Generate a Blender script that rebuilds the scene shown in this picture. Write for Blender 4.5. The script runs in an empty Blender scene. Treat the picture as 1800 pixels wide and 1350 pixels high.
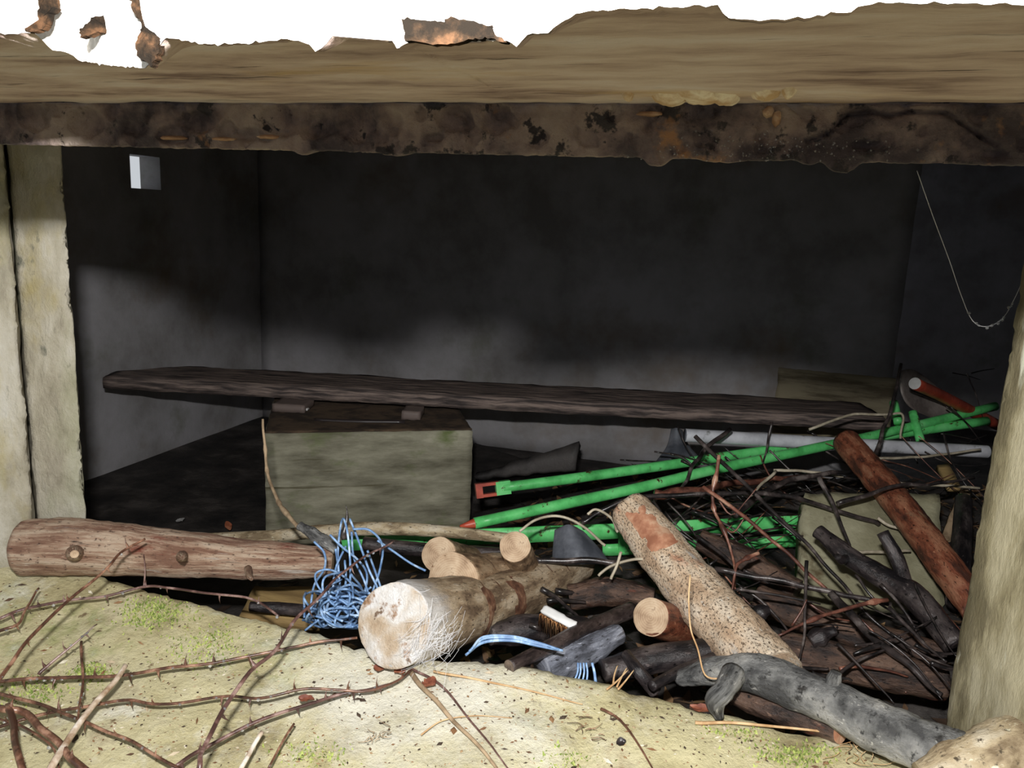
import bpy, math, random
from mathutils import Vector, Matrix, noise
from math import sin, cos, pi, radians
random.seed(7)
S = bpy.context.scene
COL = S.collection
V = Vector
# ------------------------------------------------------------------ camera
F = 1400.0                      # focal length in pixels of the 1800x1350 frame
EYE = V((0, 0, .9))
yaw, pitch, roll = radians(17), radians(-11.6), radians(2.6)
FWD = V((-sin(yaw)*cos(pitch), cos(yaw)*cos(pitch), sin(pitch)))
_r = V((cos(yaw), sin(yaw), 0)); _u = _r.cross(FWD)
RGT = _r*cos(roll) + _u*sin(roll)
UPV = _u*cos(roll) - _r*sin(roll)
cd = bpy.data.cameras.new('camera'); cam = bpy.data.objects.new('camera', cd); COL.objects.link(cam)
cd.sensor_width = 36; cd.lens = F/1800*36; cd.clip_start = .01
M = Matrix((RGT, UPV, -FWD)).transposed().to_4x4(); M.translation = EYE
cam.matrix_world = M
S.camera = cam
# ------------------------------------------------------------------ light: dull daylight outside and the camera's flash
w = bpy.data.worlds.new('overcast'); S.world = w; w.use_nodes = True
w.node_tree.nodes['Background'].inputs[0].default_value = (.9, .95, 1, 1)
w.node_tree.nodes['Background'].inputs[1].default_value = .62
fl = bpy.data.lights.new('camera_flash', 'AREA'); fl.shape = 'RECTANGLE'; fl.size = .045; fl.size_y = .016
fl.energy = 21; fl.color = (1, .985, .97)
flo = bpy.data.objects.new('camera_flash', fl); COL.objects.link(flo)
Mf = Matrix((RGT, UPV, -FWD)).transposed().to_4x4(); Mf.translation = EYE + V((-.035, -.01, .126))
flo.matrix_world = Mf
S.view_settings.view_transform = 'Standard'; S.view_settings.look = 'None'
S.view_settings.exposure = 0; S.view_settings.gamma = 1; S.view_settings.use_curve_mapping = False
# ------------------------------------------------------------------ picture point -> place
def ray(px, py): return FWD + RGT*((px-900)/F) - UPV*((py-675)/F)
def Z(px, py, z): r = ray(px, py); return EYE + r*((z-.9)/r.z)
def D(px, py, d): return EYE + ray(px, py)*d
def atX(px, py, x): r = ray(px, py); return EYE + r*(x/r.x)
def atY(px, py, y): r = ray(px, py); return EYE + r*(y/r.y)
SLOPE = .25                     # the sill falls towards the outside
def SL(px, py, z):              # point at height z-.35 above the sloping sill
    r = ray(px, py); t = (z-.9-SLOPE*.88)/(r.z-SLOPE*r.y); p = EYE + r*t
    return p if p.y < .88 else Z(px, py, z)
def dep(p): return (p-EYE).dot(FWD)
# ------------------------------------------------------------------ objects
def put(o, label=None, cat=None, group=None, kind=None):
    if label: o['label'] = label
    if cat: o['category'] = cat
    if group: o['group'] = group
    if kind: o['kind'] = kind
    return o
def thing(name, base, label, cat, group=None):
    o = bpy.data.objects.new(name, None); COL.objects.link(o); o.location = base; o.empty_display_size = .05
    return put(o, label, cat, group)
def mesh(name, vs, fs, mat, parent=None, uv=None, M=None, smooth=True, base=None):
    """vs in world space; stored relative to M (or to the parent's place)."""
    me = bpy.data.meshes.new(name)
    P = parent.matrix_basis if parent is not None else Matrix.Identity(4)
    if parent is not None and parent.parent is not None: P = parent.parent.matrix_basis @ P
    if M is None:
        M = P.copy() if parent is not None else Matrix.Translation(base if base is not None else V((0, 0, 0)))
    inv = M.inverted()
    me.from_pydata([tuple(inv @ V(v)) for v in vs], [], fs)
    if smooth: me.polygons.foreach_set('use_smooth', [True]*len(me.polygons))
    if uv:
        l = me.uv_layers.new(name='UVMap')
        for lp in me.loops: l.data[lp.index].uv = uv[lp.vertex_index]
    me.materials.append(mat)
    o = bpy.data.objects.new(name, me); COL.objects.link(o)
    if parent is not None: o.parent = parent; o.matrix_basis = P.inverted() @ M
    else: o.matrix_basis = M
    return o
# ------------------------------------------------------------------ materials
def mat(name, ramp, scale=6, detail=8, rough=.75, bump=.4, bscale=60, bdist=.004, stretch=(1, 1, 1), coord='Object',
        spots=(), metal=0, rrange=None, island=False, spec=.5, rings=None, vwhite=None, distort=0, bstretch=None, lime_hotspot=None):
    m = bpy.data.materials.new(name); m.use_nodes = True; nt = m.node_tree; N = nt.nodes; L = nt.links
    b = N['Principled BSDF']
    tc = N.new('ShaderNodeTexCoord')
    def mp(st):
        n = N.new('ShaderNodeMapping'); n.inputs['Scale'].default_value = st; L.new(tc.outputs[coord], n.inputs[0]); return n.outputs[0]
    def nz(vec, sc, de=6, ro=.6, di=0):
        n = N.new('ShaderNodeTexNoise'); n.inputs['Scale'].default_value = sc; n.inputs['Detail'].default_value = de
        n.inputs['Roughness'].default_value = ro; n.inputs['Distortion'].default_value = di; L.new(vec, n.inputs['Vector']); return n.outputs['Fac']
    def rp(f, stops):
        n = N.new('ShaderNodeValToRGB'); e = n.color_ramp.elements
        while len(e) < len(stops): e.new(.5)
        for q, (p, c) in zip(e, stops): q.position = p; q.color = (*c, 1)
        L.new(f, n.inputs[0]); return n.outputs[0]
    def thr(f, lo, hi):
        n = N.new('ShaderNodeMapRange'); n.inputs[1].default_value = lo; n.inputs[2].default_value = hi; L.new(f, n.inputs[0]); return n.outputs[0]
    def mix(f, a, c):
        n = N.new('ShaderNodeMix'); n.data_type = 'RGBA'; L.new(f, n.inputs[0]); L.new(a, n.inputs[6])
        if isinstance(c, tuple): n.inputs[7].default_value = (*c, 1)
        else: L.new(c, n.inputs[7])
        return n.outputs[2]
    def math_(op, a, c):
        n = N.new('ShaderNodeMath'); n.operation = op
        for i, x in enumerate((a, c)):
            if isinstance(x, (int, float)): n.inputs[i].default_value = x
            else: L.new(x, n.inputs[i])
        return n.outputs[0]
    vec = mp(stretch)
    if island:
        g = N.new('ShaderNodeNewGeometry'); f = g.outputs['Random Per Island']
    elif rings:
        ln = N.new('ShaderNodeVectorMath'); ln.operation = 'LENGTH'
        sp = N.new('ShaderNodeVectorMath'); sp.operation = 'MULTIPLY'; sp.inputs[1].default_value = (1, 1, 0)
        L.new(vec, sp.inputs[0]); L.new(sp.outputs[0], ln.inputs[0])
        a = math_('ADD', math_('MULTIPLY', ln.outputs['Value'], rings), math_('MULTIPLY', nz(vec, 25, 3), 3.2))
        f0 = math_('MULTIPLY', math_('SINE', a, 0), .035)
        f = math_('ADD', f0, nz(vec, scale, detail))
    else:
        f = thr(nz(vec, scale, detail, .62, distort), .27, .73)
    c = rp(f, ramp)
    for s in spots:                                   # (colour, scale, lo, hi[, stretch])
        st = mp(s[4]) if len(s) > 4 else vec
        c = mix(thr(nz(st, s[1], 5, .65), s[2], s[3]), c, s[0])
    if vwhite:                                        # pale fungus spreading from the log's end: (colour, start, end)
        sx = N.new('ShaderNodeSeparateXYZ'); L.new(tc.outputs['UV'], sx.inputs[0])
        q = math_('ADD', sx.outputs[1], math_('MULTIPLY', nz(vec, 22, 6), vwhite[3]))
        c = mix(thr(q, vwhite[2], vwhite[1]), c, vwhite[0])
    if lime_hotspot:                                         # pale lime plus the flash's hot spot painted into the colour, ragged outline: (colour, centre, scale)
        n = N.new('ShaderNodeMapping'); n.vector_type = 'TEXTURE'; n.inputs['Location'].default_value = lime_hotspot[1]; n.inputs['Scale'].default_value = lime_hotspot[2]
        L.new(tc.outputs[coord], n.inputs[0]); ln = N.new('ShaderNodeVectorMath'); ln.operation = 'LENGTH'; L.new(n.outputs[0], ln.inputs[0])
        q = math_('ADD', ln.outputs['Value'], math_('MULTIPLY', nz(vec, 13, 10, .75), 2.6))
        c = mix(thr(q, 2.3, 1.5), c, lime_hotspot[0])
    L.new(c, b.inputs['Base Color'])
    b.inputs['Roughness'].default_value = rough; b.inputs['Metallic'].default_value = metal
    b.inputs['Specular IOR Level'].default_value = spec
    if rrange:
        n = N.new('ShaderNodeMapRange'); n.inputs[1].default_value = .35; n.inputs[2].default_value = .65
        n.inputs[3].default_value, n.inputs[4].default_value = rrange; L.new(nz(vec, scale*3), n.inputs[0]); L.new(n.outputs[0], b.inputs['Roughness'])
    if bump:
        bv = mp(bstretch) if bstretch else vec
        h = math_('ADD', nz(bv, bscale, 8, .7), math_('MULTIPLY', f, .6) if not island else 0)
        n = N.new('ShaderNodeBump'); n.inputs['Strength'].default_value = bump; n.inputs['Distance'].default_value = bdist
        L.new(h, n.inputs['Height']); L.new(n.outputs[0], b.inputs['Normal'])
    return m
def hx(r, g, b): return tuple(((v/255+.055)/1.055)**2.4 if v > 10 else v/255/12.92 for v in (r, g, b))
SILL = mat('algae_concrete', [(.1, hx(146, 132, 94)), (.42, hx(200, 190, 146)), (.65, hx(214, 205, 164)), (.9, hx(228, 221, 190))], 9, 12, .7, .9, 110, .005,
           spots=[(hx(128, 142, 62), 5.5, .6, .72), (hx(238, 234, 214), 11, .58, .72), (hx(158, 136, 92), 9, .58, .72), (hx(126, 108, 78), 45, .63, .70)], lime_hotspot=(hx(226, 222, 204), (-.36, .66, .33), (.27, .15, .5)))
PIER = mat('pier_concrete', [(.2, hx(128, 120, 102)), (.45, hx(172, 165, 146)), (.6, hx(190, 184, 168)), (.85, hx(206, 203, 194))], 9, 10, .55, .9, 90, .006, stretch=(1, 1, .5),
           spots=[(hx(168, 152, 84), 7, .55, .75), (hx(110, 110, 96), 40, .62, .72), (hx(150, 152, 120), 4, .5, .7)], rrange=(.35, .8))
CHEEK = mat('olive_concrete', [(.3, hx(114, 106, 82)), (.5, hx(150, 141, 112)), (.7, hx(174, 166, 138))], 14, 10, .5, .6, 120, .004, stretch=(1.4, 1.4, .5),
            spots=[(hx(208, 206, 184), 30, .64, .72, (1, 1, .35)), (hx(196, 196, 176), 5, .62, .66), (hx(112, 102, 60), 14, .6, .75, (1, 1, .2))], rrange=(.3, .7))
WALL = mat('room_concrete', [(.2, hx(146, 143, 142)), (.5, hx(168, 166, 168)), (.8, hx(182, 180, 184))], 4, 9, .85, .4, 50, .004,
           spots=[(hx(142, 128, 112), 2.2, .55, .75), (hx(130, 132, 116), 3.2, .6, .78)])
BLOCK = mat('block_concrete', [(.1, hx(104, 100, 82)), (.5, hx(150, 147, 126)), (.9, hx(186, 182, 160))], 9, 9, .8, .5, 50, .005, stretch=(.6, .6, 2.2),
            spots=[(hx(112, 124, 76), 5, .52, .66, (1, 1, 1.6)), (hx(88, 82, 56), 5, .56, .62, (.2, .2, 4))])
SLABM = mat('olive_slab', [(.1, hx(108, 104, 80)), (.5, hx(142, 138, 110)), (.9, hx(170, 166, 138))], 9, 9, .8, .5, 50, .005, spots=[(hx(96, 84, 58), 12, .58, .7)])
DIRTW = mat('brown_render', [(.3, hx(104, 94, 74)), (.6, hx(158, 148, 122))], 6, 9, .85, .4, 50, .004, stretch=(.5, 1, 3))
DIRT = mat('brown_dirt', [(.3, hx(60, 48, 38)), (.6, hx(98, 80, 62))], 14, 8, .9, .6, 60, .005)
SOFFIT = mat('stained_soffit', [(.15, hx(136, 114, 106)), (.4, hx(192, 170, 158)), (.6, hx(212, 194, 182)), (.85, hx(222, 210, 204))], 14, 12, .85, .9, 60, .004, stretch=(.6, 2.2, 2.2),
             spots=[(hx(72, 58, 48), 40, .62, .7, (.22, 3, 3)), (hx(210, 180, 134), 5, .6, .75)])
LINTEL = mat('peeling_lintel', [(.25, hx(78, 68, 70)), (.45, hx(128, 112, 108)), (.6, hx(154, 136, 126)), (.8, hx(170, 154, 142))], 22, 10, .55, .9, 70, .006,
             spots=[(hx(52, 46, 48), 40, .58, .62), (hx(172, 128, 90), 24, .62, .70)], rrange=(.3, .9))
LIP = mat('pale_slab_edge', [(.3, hx(170, 160, 146)), (.6, hx(224, 220, 212))], 12, 8, .9, .5, 60, .005)
LIME = mat('cream_lime', [(.3, hx(196, 164, 124)), (.7, hx(238, 226, 204))], 60, 6, .7, .6, 160, .003)
CRUST = mat('orange_crust', [(.3, hx(124, 92, 68)), (.6, hx(170, 132, 100)), (.8, hx(206, 180, 152))], 30, 6, .7, .6, 120, .003)
MUD = mat('dark_mud', [(.2, hx(26, 24, 24)), (.55, hx(60, 55, 52)), (.85, hx(96, 90, 86))], 6, 8, .75, .8, 30, .01)
EARTH = mat('earth', [(.3, hx(96, 84, 62)), (.7, hx(150, 140, 108))], 3, 8, .95, .5, 20, .02)
LITTER = mat('leaf_litter', [(.2, hx(38, 30, 26)), (.5, hx(78, 60, 46)), (.75, hx(110, 84, 60)), (.95, hx(150, 120, 84))], island=True, rough=.6, bump=.2)
BITS = mat('sill_bits', [(.2, hx(60, 46, 34)), (.45, hx(120, 84, 54)), (.7, hx(160, 130, 92)), (.92, hx(214, 206, 184))], island=True, rough=.8, bump=0)
PLANK = mat('black_wet_plank', [(.3, hx(70, 62, 60)), (.5, hx(118, 104, 98)), (.7, hx(160, 142, 132))], 9, 10, .6, .8, 60, .004, coord='UV', stretch=(.8, 9, 1),
            spots=[(hx(206, 150, 96), 8, .72, .76, (.7, 4, 1))])
DBOARD = mat('dark_board', [(.3, hx(44, 42, 42)), (.7, hx(84, 80, 78))], 8, 8, .6, .6, 40, .004)
TBOARD = mat('tan_board', [(.3, hx(130, 106, 66)), (.7, hx(178, 150, 98))], 6, 8, .8, .5, 40, .003, stretch=(.5, 4, 4))
GREEN = mat('green_paint', [(.1, hx(72, 168, 88)), (.5, hx(104, 218, 124)), (.9, hx(136, 236, 150))], 14, 6, .38, .25, 80, .002, spots=[(hx(78, 52, 28), 38, .6, .66)])
RED = mat('red_paint', [(.3, hx(164, 62, 44)), (.7, hx(204, 90, 66))], 16, 6, .4, .2, 80, .002, spots=[(hx(92, 44, 28), 40, .62, .68)])
GALV = mat('grey_metal_tube', [(.2, hx(176, 178, 184)), (.7, hx(214, 216, 222))], 12, 6, .45, .2, 80, .001, spots=[(hx(126, 126, 124), 30, .6, .7)], metal=0)
SHEET = mat('grey_sheet_metal', [(.3, hx(78, 82, 90)), (.7, hx(128, 132, 140))], 10, 6, .5, .2, 60, .001, metal=.2, spots=[(hx(92, 76, 60), 12, .6, .72)])
BLADE = mat('shovel_steel', [(.3, hx(110, 100, 96)), (.7, hx(160, 150, 144))], 12, 6, .5, .4, 60, .002, metal=.2)
WHITEP = mat('white_plastic', [(.3, hx(214, 214, 212)), (.7, hx(240, 240, 238))], 10, 4, .5, .05)
BRIST = mat('rusty_bristle', [(.2, hx(140, 88, 46)), (.6, hx(190, 130, 76)), (.9, hx(220, 176, 122))], island=True, rough=.8, bump=0)
TWINE = mat('blue_twine', [(.3, hx(92, 124, 166)), (.6, hx(126, 160, 200)), (.8, hx(170, 194, 222))], 60, 4, .4, .3, 300, .001)
WIRE = mat('pale_wire', [(.3, hx(150, 140, 120)), (.7, hx(196, 186, 164))], 30, 4, .5, .1)
STRAW = mat('dry_straw', [(.3, hx(170, 132, 90)), (.7, hx(214, 182, 138))], 30, 5, .7, .2, 200, .001)
ROOTM = mat('grey_root', [(.3, hx(124, 104, 80)), (.7, hx(176, 152, 122))], 30, 5, .8, .4, 150, .001)
def bark(name, a, b_, c, sp=(), **k):
    d = dict(scale=22, detail=12, rough=.6, bump=.9, bscale=110, bdist=.004, coord='UV', stretch=(1.6, .5, 1), spots=[(q[0], q[1]*2.2, *q[2:]) for q in sp]); d.update(k)
    d['spots'] = [(tuple(x*.35 for x in a), 150, .57, .66, (1.5, .7, 1)), (tuple(min(.85, x*1.5) for x in c), 110, .62, .7)] + list(d['spots'])
    return mat(name, [(.3, a), (.5, b_), (.72, c)], **d)
BK_LEFT = bark('pinkish_bare_wood', hx(126, 92, 74), hx(162, 132, 110), hx(190, 168, 146), [(hx(118, 54, 38), 6, .58, .68, (1.5, .6, 1)), (hx(198, 190, 178), 9, .62, .72, (3, .4, 1)), (hx(70, 56, 46), 13, .64, .7, (4, .5, 1))], stretch=(4, .5, 1), bscale=90)
BK_BIG = bark('grey_brown_bark', hx(116, 96, 76), hx(166, 144, 116), hx(196, 178, 152), [(hx(92, 56, 38), 7, .62, .66, (.3, 2.2, 1)), (hx(190, 186, 176), 26, .66, .74)], vwhite=(hx(222, 218, 214), .085, .15, .15), rough=.5)
BK_PALE = bark('beetle_marked_wood', hx(196, 166, 136), hx(222, 196, 166), hx(232, 214, 190), [(hx(196, 130, 96), 5, .58, .66, (1, .4, 1)), (hx(104, 88, 72), 120, .545, .585, (1.2, .8, 1)), (hx(206, 204, 200), 8, .6, .7)], bscale=200, rough=.75)
BK_RED = bark('red_peeling_bark', hx(78, 48, 38), hx(136, 78, 56), hx(168, 116, 88), [(hx(160, 128, 100), 7, .6, .7, (1, .6, 1))], rough=.4)
BK_TAN = bark('ringed_tan_bark', hx(100, 76, 56), hx(160, 132, 102), hx(186, 162, 132), [(hx(84, 50, 36), 7, .58, .63, (.25, 2.4, 1))])
BK_BROWN = bark('brown_wet_bark', hx(40, 31, 28), hx(78, 59, 49), hx(112, 88, 73), [(hx(128, 70, 50), 6, .6, .68)], rough=.4)
BK_DARK = bark('black_wet_bark', hx(26, 24, 26), hx(52, 46, 46), hx(84, 76, 74), rough=.28, bump=.5)
BK_CHERRY = bark('ringed_black_bark', hx(34, 28, 28), hx(62, 52, 50), hx(96, 86, 82), [(hx(150, 140, 134), 9, .66, .7, (.2, 6, 1))], rough=.28, bump=.5)
BK_MOULD = bark('grey_mould_bark', hx(72, 74, 82), hx(124, 128, 140), hx(170, 174, 186), [(hx(60, 56, 56), 10, .6, .7)], bscale=260)
BK_GNARL = bark('grey_black_rough_bark', hx(66, 66, 66), hx(120, 120, 118), hx(164, 162, 156), [(hx(146, 132, 104), 7, .6, .7), (hx(44, 42, 40), 16, .6, .66), (hx(214, 212, 206), 20, .7, .75)], bump=1, bdist=.008, bscale=70)
BK_TRUNK = bark('pale_weathered_trunk', hx(128, 110, 84), hx(184, 166, 134), hx(208, 196, 172), [(hx(94, 84, 70), 5, .58, .68), (hx(226, 222, 212), 12, .64, .72)], bscale=70)
BAND = mat('red_brown_band', [(.3, hx(84, 56, 44)), (.6, hx(122, 86, 66)), (.85, hx(150, 118, 94))], 60, 8, .5, .5, 160, .003)
CUT = mat('cut_wood', [(.28, hx(120, 94, 70)), (.48, hx(176, 150, 122)), (.68, hx(200, 178, 150))], 30, 8, .8, .5, 160, .002, rings=1900, spots=[(hx(120, 90, 64), 34, .62, .7)])
CUTW = mat('fungus_cut_wood', [(.25, hx(150, 120, 90)), (.42, hx(190, 170, 146)), (.55, hx(214, 208, 200)), (.75, hx(226, 225, 224))], 16, 9, .85, 1, 90, .006, rings=160, spots=[(hx(224, 222, 220), 18, .5, .6), (hx(160, 126, 96), 30, .57, .66), (hx(120, 98, 80), 60, .62, .68)])
SPLIT = mat('split_wood', [(.3, hx(158, 104, 78)), (.55, hx(186, 134, 104)), (.75, hx(206, 166, 136))], 24, 6, .7, .5, 80, .002)
CUTD = mat('dark_cut_wood', [(.3, hx(60, 52, 46)), (.7, hx(120, 104, 88))], 50, 5, .8, .5, 120, .002, rings=1200)
BRAM = mat('bramble_stem', [(.3, hx(66, 44, 34)), (.55, hx(108, 74, 58)), (.75, hx(160, 122, 100))], 40, 5, .3, .2, 200, .001)
BRAMD = mat('dark_bramble_stem', [(.3, hx(66, 46, 42)), (.55, hx(104, 76, 70)), (.75, hx(150, 124, 116))], 40, 5, .3, .2, 200, .001)
PALEST = mat('bleached_stem', [(.3, hx(146, 118, 92)), (.55, hx(196, 178, 158)), (.75, hx(224, 216, 204))], 30, 5, .6, .3, 200, .001)
TWB = mat('black_twig', [(.3, hx(30, 28, 28)), (.6, hx(66, 58, 56)), (.8, hx(110, 102, 98))], 26, 5, .28, .3, 150, .001)
TWR = mat('red_brown_twig', [(.3, hx(78, 48, 40)), (.6, hx(130, 84, 68)), (.8, hx(180, 140, 116))], 26, 5, .35, .3, 150, .001)
WATER = mat('water_drop', [(.3, (.8, .82, .84)), (.7, (.9, .9, .9))], 3, 1, .05, 0); WATER.node_tree.nodes['Principled BSDF'].inputs['Transmission Weight'].default_value = .85
WEB = mat('web_silk', [(.3, hx(200, 200, 204)), (.7, hx(235, 235, 238))], 10, 2, .6, 0)
LEAFR = mat('dead_leaf', [(.3, hx(104, 54, 38)), (.6, hx(148, 88, 64)), (.8, hx(176, 120, 90))], 40, 6, .6, .4, 90, .002)
LEAFY = mat('yellow_leaf', [(.3, hx(186, 160, 70)), (.7, hx(226, 206, 120))], 30, 5, .6, .3, 90, .002)
FLAKE = mat('brown_flake', [(.35, hx(16, 12, 8)), (.55, hx(32, 23, 15)), (.75, hx(60, 42, 28))], 90, 8, .8, .6, 100, .003, spec=.05)
MOSS = mat('moss', [(.3, hx(110, 130, 56)), (.7, hx(172, 184, 100))], island=True, rough=.9, bump=0)
SCRAP = mat('orange_scrap', [(.3, hx(150, 84, 56)), (.7, hx(196, 130, 98))], 20, 4, .7, .1)
# ------------------------------------------------------------------ mesh helpers
def n3(p, k): return noise.noise(V(p)*k)
def crom(P, n):
    P = [V(p) for p in P]
    if len(P) == 2: return [P[0].lerp(P[1], i/n) for i in range(n+1)]
    Q = [P[0]*2-P[1]] + P + [P[-1]*2-P[-2]]; out = []
    for i in range(1, len(Q)-2):
        a, b, c, d = Q[i-1:i+3]
        for k in range(n):
            t = k/n
            out.append(.5*((2*b)+(c-a)*t+(2*a-5*b+4*c-d)*t*t+(3*b-a-3*c+d)*t**3))
    out.append(P[-1]); return out
def cromf(R, n):
    out = []
    for i in range(len(R)-1):
        for k in range(n):
            t = k/n; t = t*t*(3-2*t); out.append(R[i]*(1-t)+R[i+1]*t)
    out.append(R[-1]); return out
def tube(pts, rad, seg=20, n=8, wob=0., wk=30., uvs=True, closed=True, seed=0.):
    """returns verts, faces, uv, end rings; the seam is turned away from the camera"""
    C = crom(pts, n) if n > 1 else [V(p) for p in pts]
    R = cromf(rad, n) if n > 1 else list(rad)
    T = [(C[min(i+1, len(C)-1)]-C[max(i-1, 0)]).normalized() for i in range(len(C))]
    nn = FWD - T[0]*FWD.dot(T[0])
    if nn.length < .05: nn = UPV - T[0]*UPV.dot(T[0])
    nn.normalize(); vs, uv, fs = [], [], []; l = 0
    for i, c in enumerate(C):
        if i: l += (c-C[i-1]).length
        nn = (nn - T[i]*nn.dot(T[i])).normalized(); bb = T[i].cross(nn)
        for k in range(seg+(1 if uvs else 0)):
            a = 2*pi*k/seg; d = nn*cos(a)+bb*sin(a); r = R[i]
            if wob:
                p = c + d*r; q = V((seed, seed*1.7, 0))
                r *= 1 + wob*(n3(p+q, wk) + .5*n3(p+q, wk*2.7) + .3*n3(p+q, wk*7) + .18*n3(p+q, wk*15))
            vs.append(c+d*r); uv.append((a*R[0], l))
    st = seg+(1 if uvs else 0)
    for i in range(len(C)-1):
        for k in range(seg):
            k2 = k+1 if uvs else (k+1) % seg
            fs.append((i*st+k, i*st+k2, (i+1)*st+k2, (i+1)*st+k))
    rings = (([vs[k] for k in range(seg)], C[0], -T[0]), ([vs[(len(C)-1)*st+k] for k in range(seg)], C[-1], T[-1]))
    if closed:
        for b0, c, o in ((0, C[0], False), ((len(C)-1)*st, C[-1], True)):
            vs.append(c); uv.append((0, 0)); q = len(vs)-1
            for k in range(seg):
                k2 = k+1 if uvs else (k+1) % seg
                fs.append((b0+k, b0+k2, q) if o else (b0+k2, b0+k, q))
    return vs, fs, uv, rings
def cap(name, ring, mat_, parent, dome=.06, rough=.04, chip=0):
    R, c, t = ring; r = sum((p-c).length for p in R)/len(R)
    x = (R[0]-c).normalized(); x = (x - t*x.dot(t)).normalized(); y = t.cross(x)
    M = Matrix((x, y, t)).transposed().to_4x4(); M.translation = c
    vs, fs = [], []; n = len(R); sc = [1.0, .985, .93, .8, .65, .5, .35, .18]
    for j, s in enumerate(sc):
        for p in R:
            o = (0 if j == 0 else dome*r*(1-s*s)+.01*r*(j > 0)) + (rough*r*n3(c+(p-c)*s, 60) if j > 1 else 0)
            vs.append(c+(p-c)*s+t*o)
    vs.append(c+t*dome*r)
    for j in range(len(sc)-1):
        for k in range(n): fs.append((j*n+k, j*n+(k+1) % n, (j+1)*n+(k+1) % n, (j+1)*n+k))
    q = (len(sc)-1)*n
    for k in range(n): fs.append((q+k, q+(k+1) % n, len(vs)-1))
    return mesh(name, vs, fs, mat_, parent, M=M)
def P3(p):                       # (px, py, ('z'|'d'), value) -> place
    return Z(p[0], p[1], p[3]) if p[2] == 'z' else SL(p[0], p[1], p[3]) if p[2] == 's' else D(p[0], p[1], p[3])
def log(name, label, cat, pts, rpx, bk, ends=(None, None), group=None, wob=.06, wk=26, seg=36, n=16, seed=0., stubs=(), stem='bark', patches=()):
    """pts: picture points with height or depth; rpx: radii in picture pixels"""
    C = [P3(p) for p in pts]; R = [r*dep(c)/F for r, c in zip(rpx, C)]
    base = min(C, key=lambda c: c.z).copy(); base.z -= R[0]
    t = thing(name, base, label, cat, group)
    vs, fs, uv, rings = tube(C, R, seg, n, wob, wk, True, True, seed)
    mesh(stem, vs, fs, bk, t, uv)
    for e, rg in zip(ends, rings):
        if e: cap('cut_face', rg, e, t)
    for (v0, v1, a0, a1, pm, pn_) in patches:           # places where the bark is split away
        nr = len(rings[0][0])+1; nl = (len(vs)-2)//nr; pv, pf = [], []; i0, i1 = int(v0*nl), int(v1*nl)
        ks = [k for k in range(nr) if a0 <= 2*pi*k/(nr-1) <= a1]
        ctr = [sum((vs[i*nr+k] for k in range(nr-1)), V())/(nr-1) for i in range(nl)]
        for i in range(i0, i1+1):
            for k in ks:
                p = vs[i*nr+k]; m_ = min((i-i0)/(i1-i0), (i1-i)/(i1-i0), (k-ks[0])/(ks[-1]-ks[0]), (ks[-1]-k)/(ks[-1]-ks[0]))*3.2 + .7*n3(p, 55)
                pv.append(ctr[i]+(p-ctr[i])*(.95+.062*max(0, min(1, m_*1.4))))
        w_ = len(ks)
        for i in range(i1-i0):
            for k in range(w_-1): pf.append((i*w_+k, i*w_+k+1, (i+1)*w_+k+1, (i+1)*w_+k))
        mesh(pn_, pv, pf, pm, t)
    for (pp, rr, e) in stubs:                          # branch stubs growing out of the log
        C2 = [P3(p) for p in pp]; R2 = [r*dep(c)/F for r, c in zip(rr, C2)]
        vs, fs, uv, rings = tube(C2, R2, 14, 6, wob, wk, True, True, seed+1)
        s = mesh('branch_stub', vs, fs, bk, t, uv)
        if e: cap('cut_face', rings[1], e, s)
    return t
def drops(parent, C, k, rr):
    vs, fs = [], []
    for _ in range(k):
        i = random.randrange(len(C)-1); p = C[i].lerp(C[i+1], random.random()); r = rr*random.uniform(.6, 1.2)
        p = p + V((random.uniform(-1, 1)*r, random.uniform(-1, 0)*r, -r*random.uniform(-.3, 1.2))); b = len(vs)
        vs.append(p+V((0, 0, r)))
        for j in (.5, -.3):
            for a in range(6): q = sqrt1(j); vs.append(p+V((cos(a*pi/3)*q*r, sin(a*pi/3)*q*r, j*r)))
        vs.append(p-V((0, 0, r)))
        for a in range(6):
            a2 = (a+1) % 6
            fs += [(b, b+1+a, b+1+a2), (b+1+a, b+7+a, b+7+a2, b+1+a2), (b+7+a, b+13, b+7+a2)]
    o = mesh('water_droplets', vs, fs, WATER, parent); o['kind'] = 'stuff'
def sqrt1(j): return math.sqrt(1-j*j)
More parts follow.
